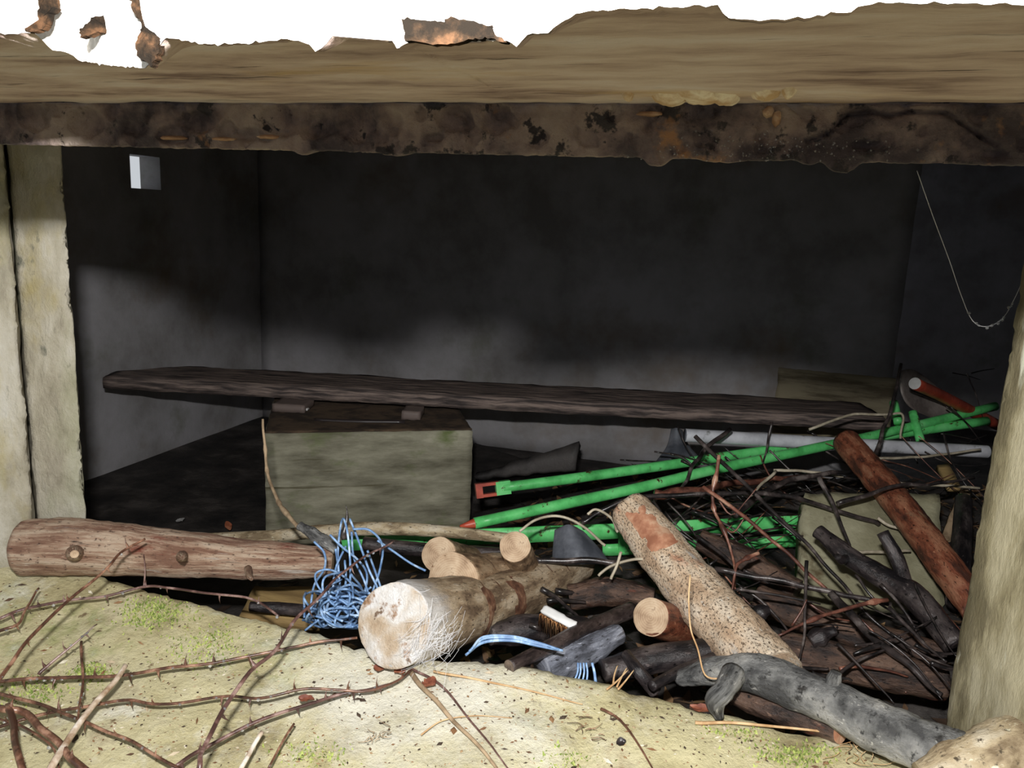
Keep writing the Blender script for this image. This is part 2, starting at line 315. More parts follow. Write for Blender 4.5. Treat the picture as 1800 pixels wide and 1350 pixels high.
def twig(name, label, cat, pts, r, m, group=None, taper=.5, side=(), thorn=0, wet=0, seg=7, n=6, part='stem', knobs=0., thorn_len=.014):
    C = [P3(p) for p in pts]; nn = len(C)
    R = [r*(1-(1-taper)*i/(nn-1)) for i in range(nn)]
    cc = crom(C, n)
    for i in range(1, len(cc)-1):                      # slight natural kinks
        cc[i] = cc[i] + V((n3(cc[i], 21), n3(cc[i]+V((5, 0, 0)), 21), n3(cc[i]+V((0, 9, 0)), 21)))*r*.9
    rr = cromf(R, n)
    if knobs: rr = [q*(1+knobs*(1 if random.random() < .2 else 0)) for q in rr]
    base = min(C, key=lambda c: c.z)
    multi = thorn or side or wet
    vs, fs, uv, rings = tube(cc, rr, seg, 1, 0, 1, False, True)
    if not multi:
        return put(mesh(name, vs, fs, m, base=base), label, cat, group)
    t = thing(name, base, label, cat, group)
    mesh(part, vs, fs, m, t)
    for sp in side:
        q = [P3(p) for p in sp]; vs, fs, uv, _ = tube(q, [r*.6, r*.45] + [r*.3]*(len(q)-2), 6, 4, 0, 1, False, True)
        mesh('side_shoot', vs, fs, m, t)
    for k in range(thorn):
        i = int((k+.5)/thorn*(len(cc)-2)); p = cc[i].lerp(cc[i+1], random.random())
        tg = (cc[i+1]-cc[i]).normalized(); a = random.choice((-1, 1))*random.uniform(.6, 1.3)
        s = (UPV*a + RGT*random.uniform(-.5, .5) - FWD*random.uniform(-.2, .7)); s = (s - tg*s.dot(tg)*.9).normalized()
        L = thorn_len*random.uniform(.7, 1.35); x = tg; y = s.cross(tg).normalized(); q = rr[i]
        vs = [p + x*cos(j*pi/2.5)*q*1.3 + y*sin(j*pi/2.5)*q*.7 for j in range(5)]
        md = p + s*L*.5; vs += [md + x*cos(j*pi/2.5)*q*.42 + y*sin(j*pi/2.5)*q*.35 for j in range(5)] + [p + s*L + x*L*.12]
        fs = [(j, (j+1) % 5, 5+(j+1) % 5, 5+j) for j in range(5)] + [(5+j, 5+(j+1) % 5, 10) for j in range(5)]
        mesh('thorn', vs, fs, m, t)
    if wet: drops(t, cc, wet, .0021)
    return t
def rbox(O, ax, ay, az, step, amp=.002, k=30, chip=.006, ck=40, seed=0.):
    """chipped box: corner O, edge vectors; finely divided, roughened, its edges worn back"""
    A = (ax, ay, az); Ls = [a.length for a in A]; N = [max(1, min(160, int(round(l/step)))) for l in Ls]
    key, vs, fs = {}, [], []
    U = [a.normalized() for a in A]; ctr = O+(ax+ay+az)*.5
    def vid(i, j, q):
        kk = (i, j, q)
        if kk in key: return key[kk]
        f = (i/N[0], j/N[1], q/N[2]); p = O+ax*f[0]+ay*f[1]+az*f[2]
        ds = sorted(min(f[a], 1-f[a])*Ls[a] for a in range(3)); sd = V((seed, 0, seed))
        pp = p+sd
        d = V((n3(pp, k), n3(pp+V((7, 0, 0)), k), n3(pp+V((0, 7, 0)), k)))*amp
        e = ds[1]                                       # distance to the nearest edge
        if chip:
            g = max(0, 1-e/(chip*2.2)); g2 = g*chip*(.35+max(0, n3(pp, ck)*1.6+n3(pp, ck*2.6)*.8))
            for a in range(3):
                m0 = min(f[a], 1-f[a])*Ls[a]
                if m0 < chip*2.2: d -= U[a]*(1 if f[a] > .5 else -1)*g2*.7
        key[kk] = len(vs); vs.append(p+d); return key[kk]
    for a, b, c in ((0, 1, 2), (1, 2, 0), (2, 0, 1)):
        for side in (0, N[c]):
            for i in range(N[a]):
                for j in range(N[b]):
                    q = []
                    for (di, dj) in ((0, 0), (1, 0), (1, 1), (0, 1)):
                        ix = [0, 0, 0]; ix[a] = i+di; ix[b] = j+dj; ix[c] = side; q.append(vid(*ix))
                    fs.append(tuple(q) if side else tuple(q[::-1]))
    return vs, fs
def box(x0, x1, y0, y1, z0, z1, **k):
    return rbox(V((x0, y0, z0)), V((x1-x0, 0, 0)), V((0, y1-y0, 0)), V((0, 0, z1-z0)), **k)
def prism(poly, z0, z1, step=.012, amp=.002, chips=(), w=.012, depth=.012, ck=14, k=25, seed=0.):
    """upright chipped prism: footprint polygon (counter-clockwise); chips: indices of broken arrises"""
    pts = []; n = len(poly)
    for i in range(n):
        a, b = V((*poly[i], 0)), V((*poly[(i+1) % n], 0)); L = (b-a).length
        m = max(1, int(L/step)) if (i in chips or (i+1) % n in chips) else max(1, int(L/.1))
        m = min(m, 60); nor = V((b.y-a.y, a.x-b.x, 0)).normalized()
        for j in range(m):
            p = a.lerp(b, j/m); s = p-a
            info = []
            if i in chips: info.append((p-a).length)
            if (i+1) % n in chips: info.append((b-p).length)
            pts.append((p, nor, info, (a, b, i)))
    rows = max(2, int((z1-z0)/step)); vs, fs = [], []; c = sum((q[0] for q in pts), V((0, 0, 0)))/len(pts); N = len(pts)
    prevn = [pts[i-1][1] for i in range(N)]
    for r in range(rows+1):
        z = z0+(z1-z0)*r/rows
        for i, (p, nor, info, _) in enumerate(pts):
            q = V((p.x+seed, p.y, z)); nn = (nor+prevn[i]).normalized()
            d = nn*amp*(n3(q, k)+.6*n3(q, k*2.3))
            for e in info:
                g = max(0, 1-e/w)
                d -= nn*g*depth*(.25+max(0, n3((seed, 3, z), ck)+.8*n3((seed, 9, z), ck*3.1)+.5*n3((seed, 5, z), ck*8)))
            vs.append(V((p.x, p.y, z))+d)
    for r in range(rows):
        for i in range(N): fs.append((r*N+i, r*N+(i+1) % N, (r+1)*N+(i+1) % N, (r+1)*N+i))
    fs.append(tuple(range(N-1, -1, -1))); fs.append(tuple(rows*N+i for i in range(N)))
    return vs, fs
def interp(x, tab):
    if x <= tab[0][0]: return tab[0][1]
    for (a, va), (b, vb) in zip(tab, tab[1:]):
        if x <= b: t = (x-a)/(b-a); return va*(1-t)+vb*t
    return tab[-1][1]
def st(o): o['kind'] = 'structure'; return o
# ================================================================== THE SETTING
ROOM_L, ROOM_B, ROOM_T, GAP_R = -2.05, 2.95, 1.32, .456
vs, fs = box(-2.6, 2.2, .9, 4.6, -.1, 0, step=.12, amp=.006, k=6, chip=0)
floor = st(mesh('floor', vs, fs, MUD)); floor['label'] = 'dark muddy floor of the bunker room'
# left wall of the room with a small square loophole
h0, h1 = atX(228, 277, ROOM_L), atX(283, 334, ROOM_L)
hy0, hy1, hz0, hz1 = h0.y, h1.y, h1.z, h0.z+.012
wl = thing('wall_left', V((ROOM_L, .9, 0)), 'plain grey concrete wall at the left, with a small loophole', None)
wl['kind'] = 'structure'
th = (hy1-hy0)*.62
for y0, y1, z0, z1 in ((.9, hy0, 0, ROOM_T), (hy1, 4.6, 0, ROOM_T), (hy0, hy1, 0, hz0), (hy0, hy1, hz1, ROOM_T)):
    vs, fs = box(ROOM_L-th, ROOM_L, y0, y1, z0, z1, step=.05, amp=.0, k=9, chip=0)
    mesh('wall_panel', vs, fs, WALL, wl, smooth=False)
vs, fs = box(ROOM_L, GAP_R, ROOM_B, ROOM_B+.25, 0, ROOM_T, step=.06, amp=.004, k=9, chip=0)
wb = st(mesh('wall_back', vs, fs, WALL)); wb['label'] = 'grey concrete back wall of the room'
a, b = atY(1368, 645, ROOM_B), atY(1566, 742, ROOM_B)
vs, fs = box(a.x, b.x, ROOM_B-.012, ROOM_B+.01, .18, a.z, step=.02, amp=.002, chip=.006)
mesh('render_patch', vs, fs, DIRTW, wb)['label'] = 'brownish patch of old render'
vs, fs = box(GAP_R, 2.0, 4.3, 4.5, 0, ROOM_T, step=.2, amp=.004, chip=0)
st(mesh('wall_passage', vs, fs, WALL, smooth=False))['label'] = 'dark wall of the passage beyond the room'
vs, fs = box(1.75, 2.0, .9, 4.4, 0, ROOM_T, step=.2, amp=.004, chip=0)
st(mesh('wall_right', vs, fs, WALL, smooth=False))['label'] = 'unlit side wall of the room at the right'
vs, fs = box(-2.6, 2.2, .45, 4.6, ROOM_T, ROOM_T+.2, step=.3, amp=.0, chip=0)
st(mesh('ceiling', vs, fs, WALL, smooth=False))['label'] = 'unlit concrete ceiling of the room'
# --- front wall: sill, jambs, lintel and the broken slab edge
wf = thing('wall_front', V((0, .15, 0)), 'thick concrete front wall with a wide splayed embrasure', None); wf['kind'] = 'structure'
EDGE = [(-3, .9), (-.96, .9), (-.9, .882), (-.75, .873), (-.557, .867), (-.462, .853), (-.307, .876), (-.209, .884), (-.02, .879), (.15, .876), (.23, .862), (.3, .9), (2, .9)]
xs = [-2.6+i*.08 for i in range(19)] + [-1.08+i*.0085 for i in range(160)] + [.29+i*.1 for i in range(18)]
vs, fs = [], []; ts = [0, .12, .25] + [.25+.75*(i+1)/62 for i in range(62)]
def sill_h(x, y): return .35 - SLOPE*max(0, .88-y) + .007*n3((x, y, 0), 7) + .0035*n3((x, y, 3), 26) + .0016*n3((x, y, 5), 80)
for x in xs:
    e = interp(x, EDGE) + .006*n3((x, 1, 0), 18) + .004*n3((x, 2, 0), 55) + .0025*n3((x, 2, 5), 130)
    col = [V((x, .15, -.3)), V((x, .15, .1))]
    for t in ts: y = .16+(e-.16)*t; col.append(V((x, y, sill_h(x, y) - .004*max(0, (t-.97)/.03))))
    for dy, dz in ((.004, -.012), (.004, -.03), (-.004+.01*n3((x, 4, 0), 30), -.07), (-.01+.01*n3((x, 6, 0), 20), -.15), (0, -.36)):
        col.append(V((x, e+dy, .35+dz)))
    vs += col; m = len(col)
for i in range(len(xs)-1):
    for j in range(m-1): fs.append((i*m+j, (i+1)*m+j, (i+1)*m+j+1, i*m+j+1))
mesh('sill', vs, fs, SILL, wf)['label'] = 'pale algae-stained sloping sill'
A1 = Z(61, 990, .35); A2 = Z(158, 985, .35)
TOPZ = .95
p1 = [(A1.x, A1.y), (A1.x-.045, A1.y+.045), (-2.6, A1.y+.045), (-2.6, .15), (-1.75, .15), (-1.40, .56), (-1.09, .83)]
vs, fs = prism(p1[::-1], .1, ROOM_T, .006, .0022, chips=(len(p1)-1,), w=.012, depth=.010, seed=1)
mesh('jamb', vs, fs, PIER, wf)['label'] = 'pale outer jamb at the left, its edge chipped'
dv = (V((A2.x, A2.y, 0))-V((A1.x, A1.y, 0))).normalized(); A2b = (A2.x-.02, A2.y+.02)
p2 = [(A2b[0]-.067, A2b[1]-.031), A2b, (A2b[0]-.14, A2b[1]+.10), (-2.6, 1.09), (-2.6, 1.0), (-1.25, 1.0), (A2b[0]-.10, A2b[1]+.035)]
vs, fs = prism(p2, .3, ROOM_T, .006, .0022, chips=(1,), w=.014, depth=.014, seed=4)
mesh('jamb', vs, fs, PIER, wf)['label'] = 'stepped inner jamb at the left, its edge broken'
A3 = Z(1657, 1272, .35)
p3 = [(A3.x, A3.y), (A3.x+.27, .15), (2.0, .15), (2.0, 1.0), (A3.x+.03, 1.0)]
vs, fs = prism(p3, .1, ROOM_T, .006, .0018, chips=(0,), w=.012, depth=.008, seed=9)
mesh('jamb', vs, fs, CHEEK, wf)['label'] = 'olive-stained jamb at the right edge'
# lintel: from the lip (Y=.30) a soffit runs back to the downstand
LY, SZ, DY, DB = .30, .9+.0715, .495, .9+.0407
LIPPX = [(-200, 112), (0, 60), (62, 58), (92, 88), (120, 92), (140, 106), (200, 116), (258, 120), (268, 100), (292, 66), (368, 79), (440, 76), (540, 73), (556, 92), (572, 80), (640, 76), (690, 72),
         (700, 86), (730, 70), (800, 74), (896, 72), (906, 84), (925, 62), (962, 58), (984, 42), (1010, 24), (1060, 18), (1170, 13), (1262, 9), (1276, 31), (1330, 36), (1400, 32), (1492, 21), (1530, 6), (1660, 6), (1800, 8), (2000, 6)]
LIPY = [(-300, .30), (-60, .295), (20, .303), (150, .314), (270, .28), (495, .264), (590, .272), (690, .313), (790, .276), (900, .270), (1030, .269), (1320, .265), (2000, .266)]   # the broken edge is not straight
LIPT = [(p.x, p.z) for p in (atY(a, b, interp(a, LIPY)) for a, b in LIPPX)]
LIPYX = [(p.x, p.y) for p in (atY(a, 70, q) for a, q in LIPY)]
xs = [-2.6+i*.12 for i in range(18)] + [-.52+i*.0018 for i in range(370)] + [.15+i*.12 for i in range(17)]
vs, fs = [], []; fr, ff = [], []
for x in xs:
    zl = interp(x, LIPT) + .0008*n3((x, 0, 0), 300) + .0006*n3((x, 3, 0), 700)
    row = []; ly = interp(x, LIPYX)
    for t in (0, .01, .025, .05, .1, .16, .24, .34, .45, .56, .68, .8, .9, 1):
        y = ly+(DY-ly)*t; g = min(1, t/.16); g = g*g*(3-2*g)
        z = zl*(1-g)+SZ*g + .0011*n3((x*.5, y, 0), 40)*g + .0006*n3((x, y*3, 2), 60)
        row.append(V((x, y, z)))
    vs += row; m = len(row)
    for z in [zl, zl+.002, zl+.006, zl+.02, zl+.05, 1.1, 1.3, 1.52]:
        fr.append(V((x, ly-.0003-.0022*max(0, n3((x, 0, z), 120))*min(1, (z-zl)/.006) - .004*min(1, (z-zl)/.03), z)))
for i in range(len(xs)-1):
    for j in range(m-1): fs.append((i*m+j, i*m+j+1, (i+1)*m+j+1, (i+1)*m+j))
    for j in range(7): ff.append((i*8+j, (i+1)*8+j, (i+1)*8+j+1, i*8+j+1))
mesh('soffit', vs, fs, SOFFIT, wf)['label'] = 'brown stained underside of the roof slab'
mesh('slab_edge', fr, ff, LIP, wf)['label'] = 'broken pale front edge of the roof slab'
# downstand face with scaling, rounded drips along its foot
vs, fs = [], []; xs = [-2.6+i*.1 for i in range(19)] + [-.9+i*.0016 for i in range(720)] + [.27+i*.1 for i in range(17)]
drip = [(atY(q, 290, DY).x, w_, h_) for q, w_, h_ in ((1152, .007, .0045), (1480, .008, .0055), (1265, .012, .0018), (530, .006, .0022), (690, .01, .002), (1420, .005, .0022))]
SPALL = []
for px, py, wp, hp in ((300, 238, 34, 16), (345, 215, 44, 20), (430, 236, 30, 14), (500, 212, 52, 26), (560, 222, 36, 22), (625, 218, 36, 32), (668, 238, 14, 18), (690, 215, 18, 24), (800, 208, 36, 24), (872, 208, 28, 30), (150, 215, 44, 24), (60, 205, 36, 26), (1188, 263, 14, 10),
                       (1525, 255, 26, 10), (1745, 272, 22, 11), (760, 240, 20, 10), (235, 225, 26, 16), (1340, 240, 14, 8)):
    c = atY(px, py, DY); SPALL.append((c.x, c.z, wp*dep(c)/F, hp*dep(c)/F, .006*min(1, wp/30)))
CRACK = [(p.x, p.z) for p in (atY(a, b, DY) for a, b in ((1418, 248), (1455, 235), (1480, 212), (1490, 200), (1530, 196), (1560, 203), (1600, 196), (1660, 198), (1690, 215), (1725, 240), (1750, 255)))]
for x in xs:
    zb = DB + .0007*n3((x, 0, 0), 40) + .0006*n3((x, 0, 4), 170) + .0005*n3((x, 0, 8), 500)
    for c, w_, h_ in drip: zb -= h_*math.exp(-((x-c)/w_)**4)
    row = []
    for t in [i/26 for i in range(27)]:
        z = SZ+(zb-SZ)*t; y = DY
        f = n3((x, 0, z), 45); f2 = n3((x+4, 0, z), 110)
        y += .0035*max(0, f-.1) + .0015*f2 + (.0022 if n3((x*1.2, 7, z*1.2), 60) > .22 else 0)
        for (sx, sz, sw, sh, sd) in SPALL:
            q = ((x-sx)/sw)**2+((z-sz)/sh)**2+.35*n3((x, sx, z), 160)
            if q < 1: y += sd*(1-q)**.5
        for (a0, b0), (a1, b1) in zip(CRACK, CRACK[1:]):
            if min(a0, a1)-.003 < x < max(a0, a1)+.003:
                u_ = max(0, min(1, (x-a0)/(a1-a0+1e-9))); d_ = math.hypot(x-(a0+(a1-a0)*u_), z-(b0+(b1-b0)*u_))
                if d_ < .0016: y += .006*(1-d_/.0016)
        row.append(V((x, y+(.001 if t == 0 else 0), z)))
    row += [V((x, DY+.004, zb-.0003)), V((x, DY+.03, DB+.004)), V((x, DY+.045, DB+.03)), V((x, DY+.05, ROOM_T+.01))]
    vs += row; m = len(row)
for i in range(len(xs)-1):
    for j in range(m-1): fs.append((i*m+j, i*m+j+1, (i+1)*m+j+1, (i+1)*m+j))
mesh('lintel', vs, fs, LINTEL, wf)['label'] = 'dark peeling lintel face with sagging drips'
# crusts of lime and loose scale on the lintel
def blob(px, py, y, wpx, hpx, m, name, th=.003, parent=wf, seed=0, tilt=0.):
    c = atY(px, py, y); s = dep(c)/F; vs, fs = [], []; n = 14
    rows = (1, .8, .45, 0)
    for j, q in enumerate(rows):
        for k in range(n):
            a = 2*pi*k/n; rr = 1+.35*n3((cos(a)*1.3+seed, sin(a)*1.3, seed), 1.3)
            dx, dz = cos(a)*wpx*s*q*rr, sin(a)*hpx*s*q*rr
            vs.append(c+V((dx, -th*(1-q*q)+(.002 if j == 0 else 0)+tilt*dz + .4*th*n3((dx, seed, dz), 200), dz)))
    for j in range(3):
        for k in range(n): fs.append((j*n+k, j*n+(k+1) % n, (j+1)*n+(k+1) % n, (j+1)*n+k))
    return mesh(name, vs, fs, m, parent)
for i, (px, py, wp, hp) in enumerate(((1180, 174, 34, 9), (1235, 170, 44, 12), (1275, 172, 30, 10), (1345, 164, 24, 9), (1386, 160, 14, 8), (1105, 166, 10, 4))):   # lime hanging from the soffit
    c = Z(px, py, SZ); e = Z(px, py-hp, SZ); s_ = dep(c)/F; ry = abs(e.y-c.y); v_, f_ = [], []; n = 16
    for j, q in enumerate((1, .8, .5, 0)):
        for k in range(n):
            a = 2*pi*k/n; rr = 1+.4*n3((cos(a)*1.3+i*3, sin(a)*1.3, i), 1.4)
            v_.append(c+V((cos(a)*wp*s_*q*rr, sin(a)*ry*q*rr, (.001 if j == 0 else -.004*(1-q*q)-.001*n3((cos(a)*q*4, sin(a)*q*4, i), 2)))))
    for j in range(3):
        for k in range(n): f_.append((j*n+k, (j+1)*n+k, (j+1)*n+(k+1) % n, j*n+(k+1) % n))
    mesh('lime_crust', v_, f_, LIME, wf)
for i, (px, py, wp, hp) in enumerate(((1352, 196, 12, 10), (1366, 208, 9, 14), (1140, 200, 26, 5), (300, 242, 30, 4), (470, 240, 24, 4), (390, 244, 26, 3))):
    blob(px, py, DY-.0004, wp, hp, CRUST, 'lime_crust', .0025, seed=i*3.1)
# shreds hanging at the broken slab edge
def shard(px, pts, label):
    c = atY(px[0], px[1], interp(px[0], LIPY)-.0085); s = dep(c)/F; f, b_ = [], []
    dn = []
    for (x0_, y0_), (x1_, y1_) in zip(pts, pts[1:]+pts[:1]):
        for k in range(5):
            u_ = k/5; xx, yy = x0_*(1-u_)+x1_*u_, y0_*(1-u_)+y1_*u_; dn.append((xx+5*n3((xx, yy, px[0]), .23), yy+5*n3((yy, xx, px[0]), .23)))
    pts = dn
    for (dx, dy) in pts:
        q = c + RGT*dx*s - UPV*dy*s; j = .0025*n3(q, 120)
        f.append(q+V((0, j, 0))); b_.append(q+V((0, j+.0035, 0)))
    n = len(pts); fs = [tuple(range(n))[::-1], tuple(range(n, 2*n))] + [(k, (k+1) % n, n+(k+1) % n, n+k) for k in range(n)]
    o = mesh('debris_shred', f+b_, fs, FLAKE, base=c, smooth=False)
    return put(o, label, 'debris', 'shreds at the slab edge')
shard((78, 25), [(-12, -40), (10, -40), (14, -10), (4, 12), (-8, 25), (-30, 32), (-34, 26), (-14, 12), (-8, -10)], 'small dark brown shred hanging from slab edge at the far left corner')
shard((180, 45), [(-40, 8), (-30, -4), (-22, -12), (0, -18), (22, -14), (38, -22), (44, -16), (32, -4), (34, 8), (18, 4), (0, 12), (-18, 16), (-36, 22)], 'ragged brown leaf-like shred between the two hanging shreds at upper left')
shard((250, 55), [(-22, -60), (-8, -62), (10, -32), (28, -10), (42, 8), (30, 22), (24, 48), (10, 60), (-8, 44), (-12, 20), (-4, -10), (-18, -34)], 'tall curled brown shred hanging beside the bright notch at upper left')
shard((800, 55), [(-95, -22), (-70, -24), (-30, -16), (-8, -24), (30, -20), (60, -8), (100, -14), (104, 4), (92, 22), (60, 12), (30, 14), (0, 22), (-40, 20), (-86, 18)], 'wide reddish-brown shred hanging at the middle of the slab edge')
# ground outside
vs, fs = box(-6, 6, -6, .2, -.5, -.3, step=.4, amp=.02, k=3, chip=0)
st(mesh('ground', vs, fs, EARTH))['label'] = 'earth outside in front of the wall'
# ================================================================== LARGE THINGS IN THE ROOM
B0, B1 = Z(467, 965, 0), Z(826, 948, 0); B0.z = B1.z = 0
bx_ = B1-B0; bn = V((-bx_.y, bx_.x, 0)).normalized()
t = thing('concrete_block', B0, 'squat olive-grey concrete block standing under the long plank', 'block')
vs, fs = rbox(B0, bx_, bn*.48, V((0, 0, .322)), .02, .002, 20, .006)
mesh('block_body', vs, fs, BLOCK, t)
vs, fs = rbox(B0+V((0, 0, .322))+bx_*.006+bn*.004, bx_*.988, bn*.46, V((0, 0, .004)), .02, .0015, 30, .002)
mesh('dirt_layer', vs, fs, DIRT, t)['label'] = 'brown dirt on the top'
# plank
PZ = .352
L0, L1 = Z(182, 683, PZ), Z(1556, 758, PZ)
pd = (L1-L0); pl = pd.length; pu = pd.normalized(); pn = V((-pu.y, pu.x, 0)); W = .24
t = put(thing('plank', L0, 'long black weathered plank lying across the concrete block', 'plank'))
vs, fs, uv = [], [], []; nx, nw = 90, 8
def pshape(i):
    s = i/nx*pl; wf0, wf1 = 0, W
    if s < .16: wf0 = .0; wf1 = .10+.14*s/.16
    wf1 += .012*n3((s, 0, 0), 5) - .05*max(0, n3((s, 4, 0), 2.4)); wf0 += .008*max(0, n3((s, 0, 5), 14)); return s, wf0, wf1
for i in range(nx+1):
    s, a, b = pshape(i); prof = []
    for j in range(nw+1): prof.append((a+(b-a)*j/nw, .038 if 0 < j < nw else .034))
    prof += [(b, .0), (a, 0.), (a-.003, .018)]
    for (q, z) in prof:
        p = L0+pu*s+pn*q+V((0, 0, z)); p += V((n3(p, 25), n3(p+V((3, 0, 0)), 25), n3(p+V((0, 3, 0)), 25)))*.003
        vs.append(p); uv.append((s, q+z))
m = nw+1+3
for i in range(nx):
    for j in range(m): fs.append((i*m+j, (i+1)*m+j, (i+1)*m+(j+1) % m, i*m+(j+1) % m))
fs.append(tuple(range(m))); fs.append(tuple(nx*m+j for j in range(m))[::-1])
mesh('board', vs, fs, PLANK, t, uv)
for (px, py, wd, hh, dp) in ((508, 724, 60, .024, .1), (722, 738, 34, .026, .08)):          # battens under the plank
    p = Z(px-wd/2, py, .327); q = Z(px+wd/2, py, .327); q = p+pu*(q-p).length
    vs, fs = rbox(p, q-p, pn*dp, V((0, 0, hh)), .01, .001, 40, .003); mesh('batten', vs, fs, PLANK, t)
p, q = Z(552, 738, .329), Z(712, 742, .329)
vs, fs, uv, _ = tube([p, p.lerp(q, .5)+V((0, 0, -.002)), q], [.004, .007, .006], 8, 6, .2, 60, False)
put(mesh('wood_splinter', vs, fs, BK_DARK, base=p), 'thin dark splinter on the block beneath the plank', 'splinter')
p = Z(524, 722, .331)
vs, fs = rbox(p-pu*.022, pu*.05, pn*.02, V((0, 0, .008)), .005, .0015, 60, .003); put(mesh('plaster_scrap', vs, fs, WHITEP, base=p), 'small white scrap on the block under the plank', 'scrap')
# sheets and slabs beside the block
def slab(name, label, cat, quad, thick, m, group=None, step=.015, amp=.002):
    q = [P3(p) for p in quad]                            # bl, br, tr, tl seen from the camera
    ctr = sum(q, V())/4; vs, fs = [], []; nx = max(2, min(40, int((q[1]-q[0]).length/step))); ny = max(2, min(40, int((q[3]-q[0]).length/step)))
    nor = (q[1]-q[0]).cross(q[3]-q[0]).normalized()
    if nor.dot(FWD) < 0: nor = -nor
    for k in (0, 1):
        for j in range(ny+1):
            for i in range(nx+1):
                u, v = i/nx, j/ny; p = q[0].lerp(q[1], u).lerp(q[3].lerp(q[2], u), v)
                edge = min(u, 1-u, v, 1-v) < 1e-6
                p = p + nor*thick*k + V((n3(p, 30), n3(p+V((5, 0, 0)), 30), n3(p+V((0, 5, 0)), 30)))*amp*(2 if edge else 1)
                vs.append(p)
    o = (nx+1)*(ny+1); W_ = nx+1
    for j in range(ny):
        for i in range(nx):
            a = j*W_+i; fs.append((a, a+1, a+W_+1, a+W_)); fs.append((o+a, o+a+W_, o+a+W_+1, o+a+1))
    rim = [i for i in range(nx+1)] + [j*W_+nx for j in range(1, ny+1)] + [ny*W_+i for i in range(nx-1, -1, -1)] + [j*W_ for j in range(ny-1, 0, -1)]
    for a, b in zip(rim, rim[1:]+rim[:1]): fs.append((a, o+a, o+b, b))
    base = q[0] if q[0].z < q[1].z else q[1]
    return put(mesh(name, vs, fs, m, base=base), label, cat, group)
slab('dark_board', 'dark wedge-shaped board lying behind the upper green pole', 'board', [(834, 838, 'd', 2.55), (1010, 822, 'd', 2.45), (1018, 776, 'd', 2.45), (838, 832, 'd', 2.56)], .02, DBOARD)
slab('dark_board', 'low dark slab on the floor to the right of the concrete block', 'board', [(832, 872, 'z', .03), (1080, 880, 'z', .06), (1010, 838, 'z', .06), (834, 778, 'z', .03)], .03, MUD)
slab('concrete_slab', 'flat olive concrete slab half buried under the twigs at right', 'slab', [(1402, 1060, 'd', 1.44), (1660, 1060, 'd', 1.44), (1650, 868, 'd', 1.62), (1414, 866, 'd', 1.62)], .05, SLABM)
slab('tan_board', 'tan board end showing below the left log', 'board', [(420, 1084, 'z', .24), (560, 1095, 'z', .25), (556, 1032, 'z', .25), (448, 1030, 'z', .25)], .02, TBOARD)
slab('pale_slat', 'short pale wooden slat standing behind the red-brown log', 'slat', [(1668, 856, 'd', 1.96), (1690, 858, 'd', 1.96), (1668, 814, 'd', 2.05), (1648, 816, 'd', 2.05)], .015, TBOARD)
slab('pale_slat', 'grey-brown slat leaning near the right jamb behind the red-brown log', 'slat', [(1654, 950, 'd', 1.8), (1672, 952, 'd', 1.8), (1708, 862, 'd', 1.9), (1690, 858, 'd', 1.9)], .015, ROOTM)
# ================================================================== METAL THINGS
def pole(name, pts, rpx, m, parent=None, seg=14, **k):
    C = [P3(p) for p in pts]; R = [rpx*dep(C[len(C)//2])/F]*len(C)
    vs, fs, uv, rg = tube(C, R, seg, 6, 0, 1, False, True); return mesh(name, vs, fs, m, parent, **k), C, rg
def obox(c, x, y, z, a, b, d): return rbox(c-x*a/2-y*b/2-z*d/2, x*a, y*b, z*d, .5, 0, 1, 0)
g1 = [(884, 857, 'd', 1.9), (1000, 842, 'd', 1.93), (1164, 819, 'd', 1.98), (1355, 791, 'd', 2.05), (1540, 768, 'd', 2.12), (1735, 740, 'd', 2.2)]
t = thing('green_pole', P3(g1[0]), 'green painted metal pole with red clevis at its left end', 'pole')
_, C, _ = pole('shaft', g1, 8.5, GREEN, t)
u = (C[0]-C[1]).normalized(); s = u.cross(UPV).normalized(); v = s.cross(u).normalized()
vs, fs = obox(C[0]+u*.0, u, v, s, .035, .032, .02); mesh('end_socket', vs, fs, GREEN, t, smooth=False)
cl = None
for sg in (-1, 1):
    vs, fs = obox(C[0]+u*.035+v*.013*sg, u, v, s, .05, .007, .018); o = mesh('clevis_arm', vs, fs, RED, t, smooth=False)
vs, fs = obox(C[0]+u*.058, u, v, s, .016, .034, .02); mesh('clevis_end', vs, fs, RED, t, smooth=False)
for a, b in (((1571, 707), (1579, 744)), ((1604, 724), (1618, 775))):
    pole('cross_bar', [(*a, 'd', 2.14), (*b, 'd', 2.1)], 7.5, GREEN, t)
g2 = [(834, 920, 'd', 1.68), (1000, 884, 'd', 1.74), (1130, 856, 'd', 1.8), (1262, 824, 'd', 1.88), (1427, 789, 'd', 1.99), (1560, 760, 'd', 2.1), (1750, 714, 'd', 2.24)]
t = thing('green_pole', P3(g2[0]), 'lower green painted metal pole with a red tip', 'pole')
_, C, _ = pole('shaft', g2, 9, GREEN, t)
u = (C[0]-C[1]).normalized()
vs, fs, _, _ = tube([C[0]-u*.004, C[0]+u*.008, C[0]+u*.032], [.0115, .009, .003], 12, 2, 0, 1, False); mesh('red_tip', vs, fs, RED, t)
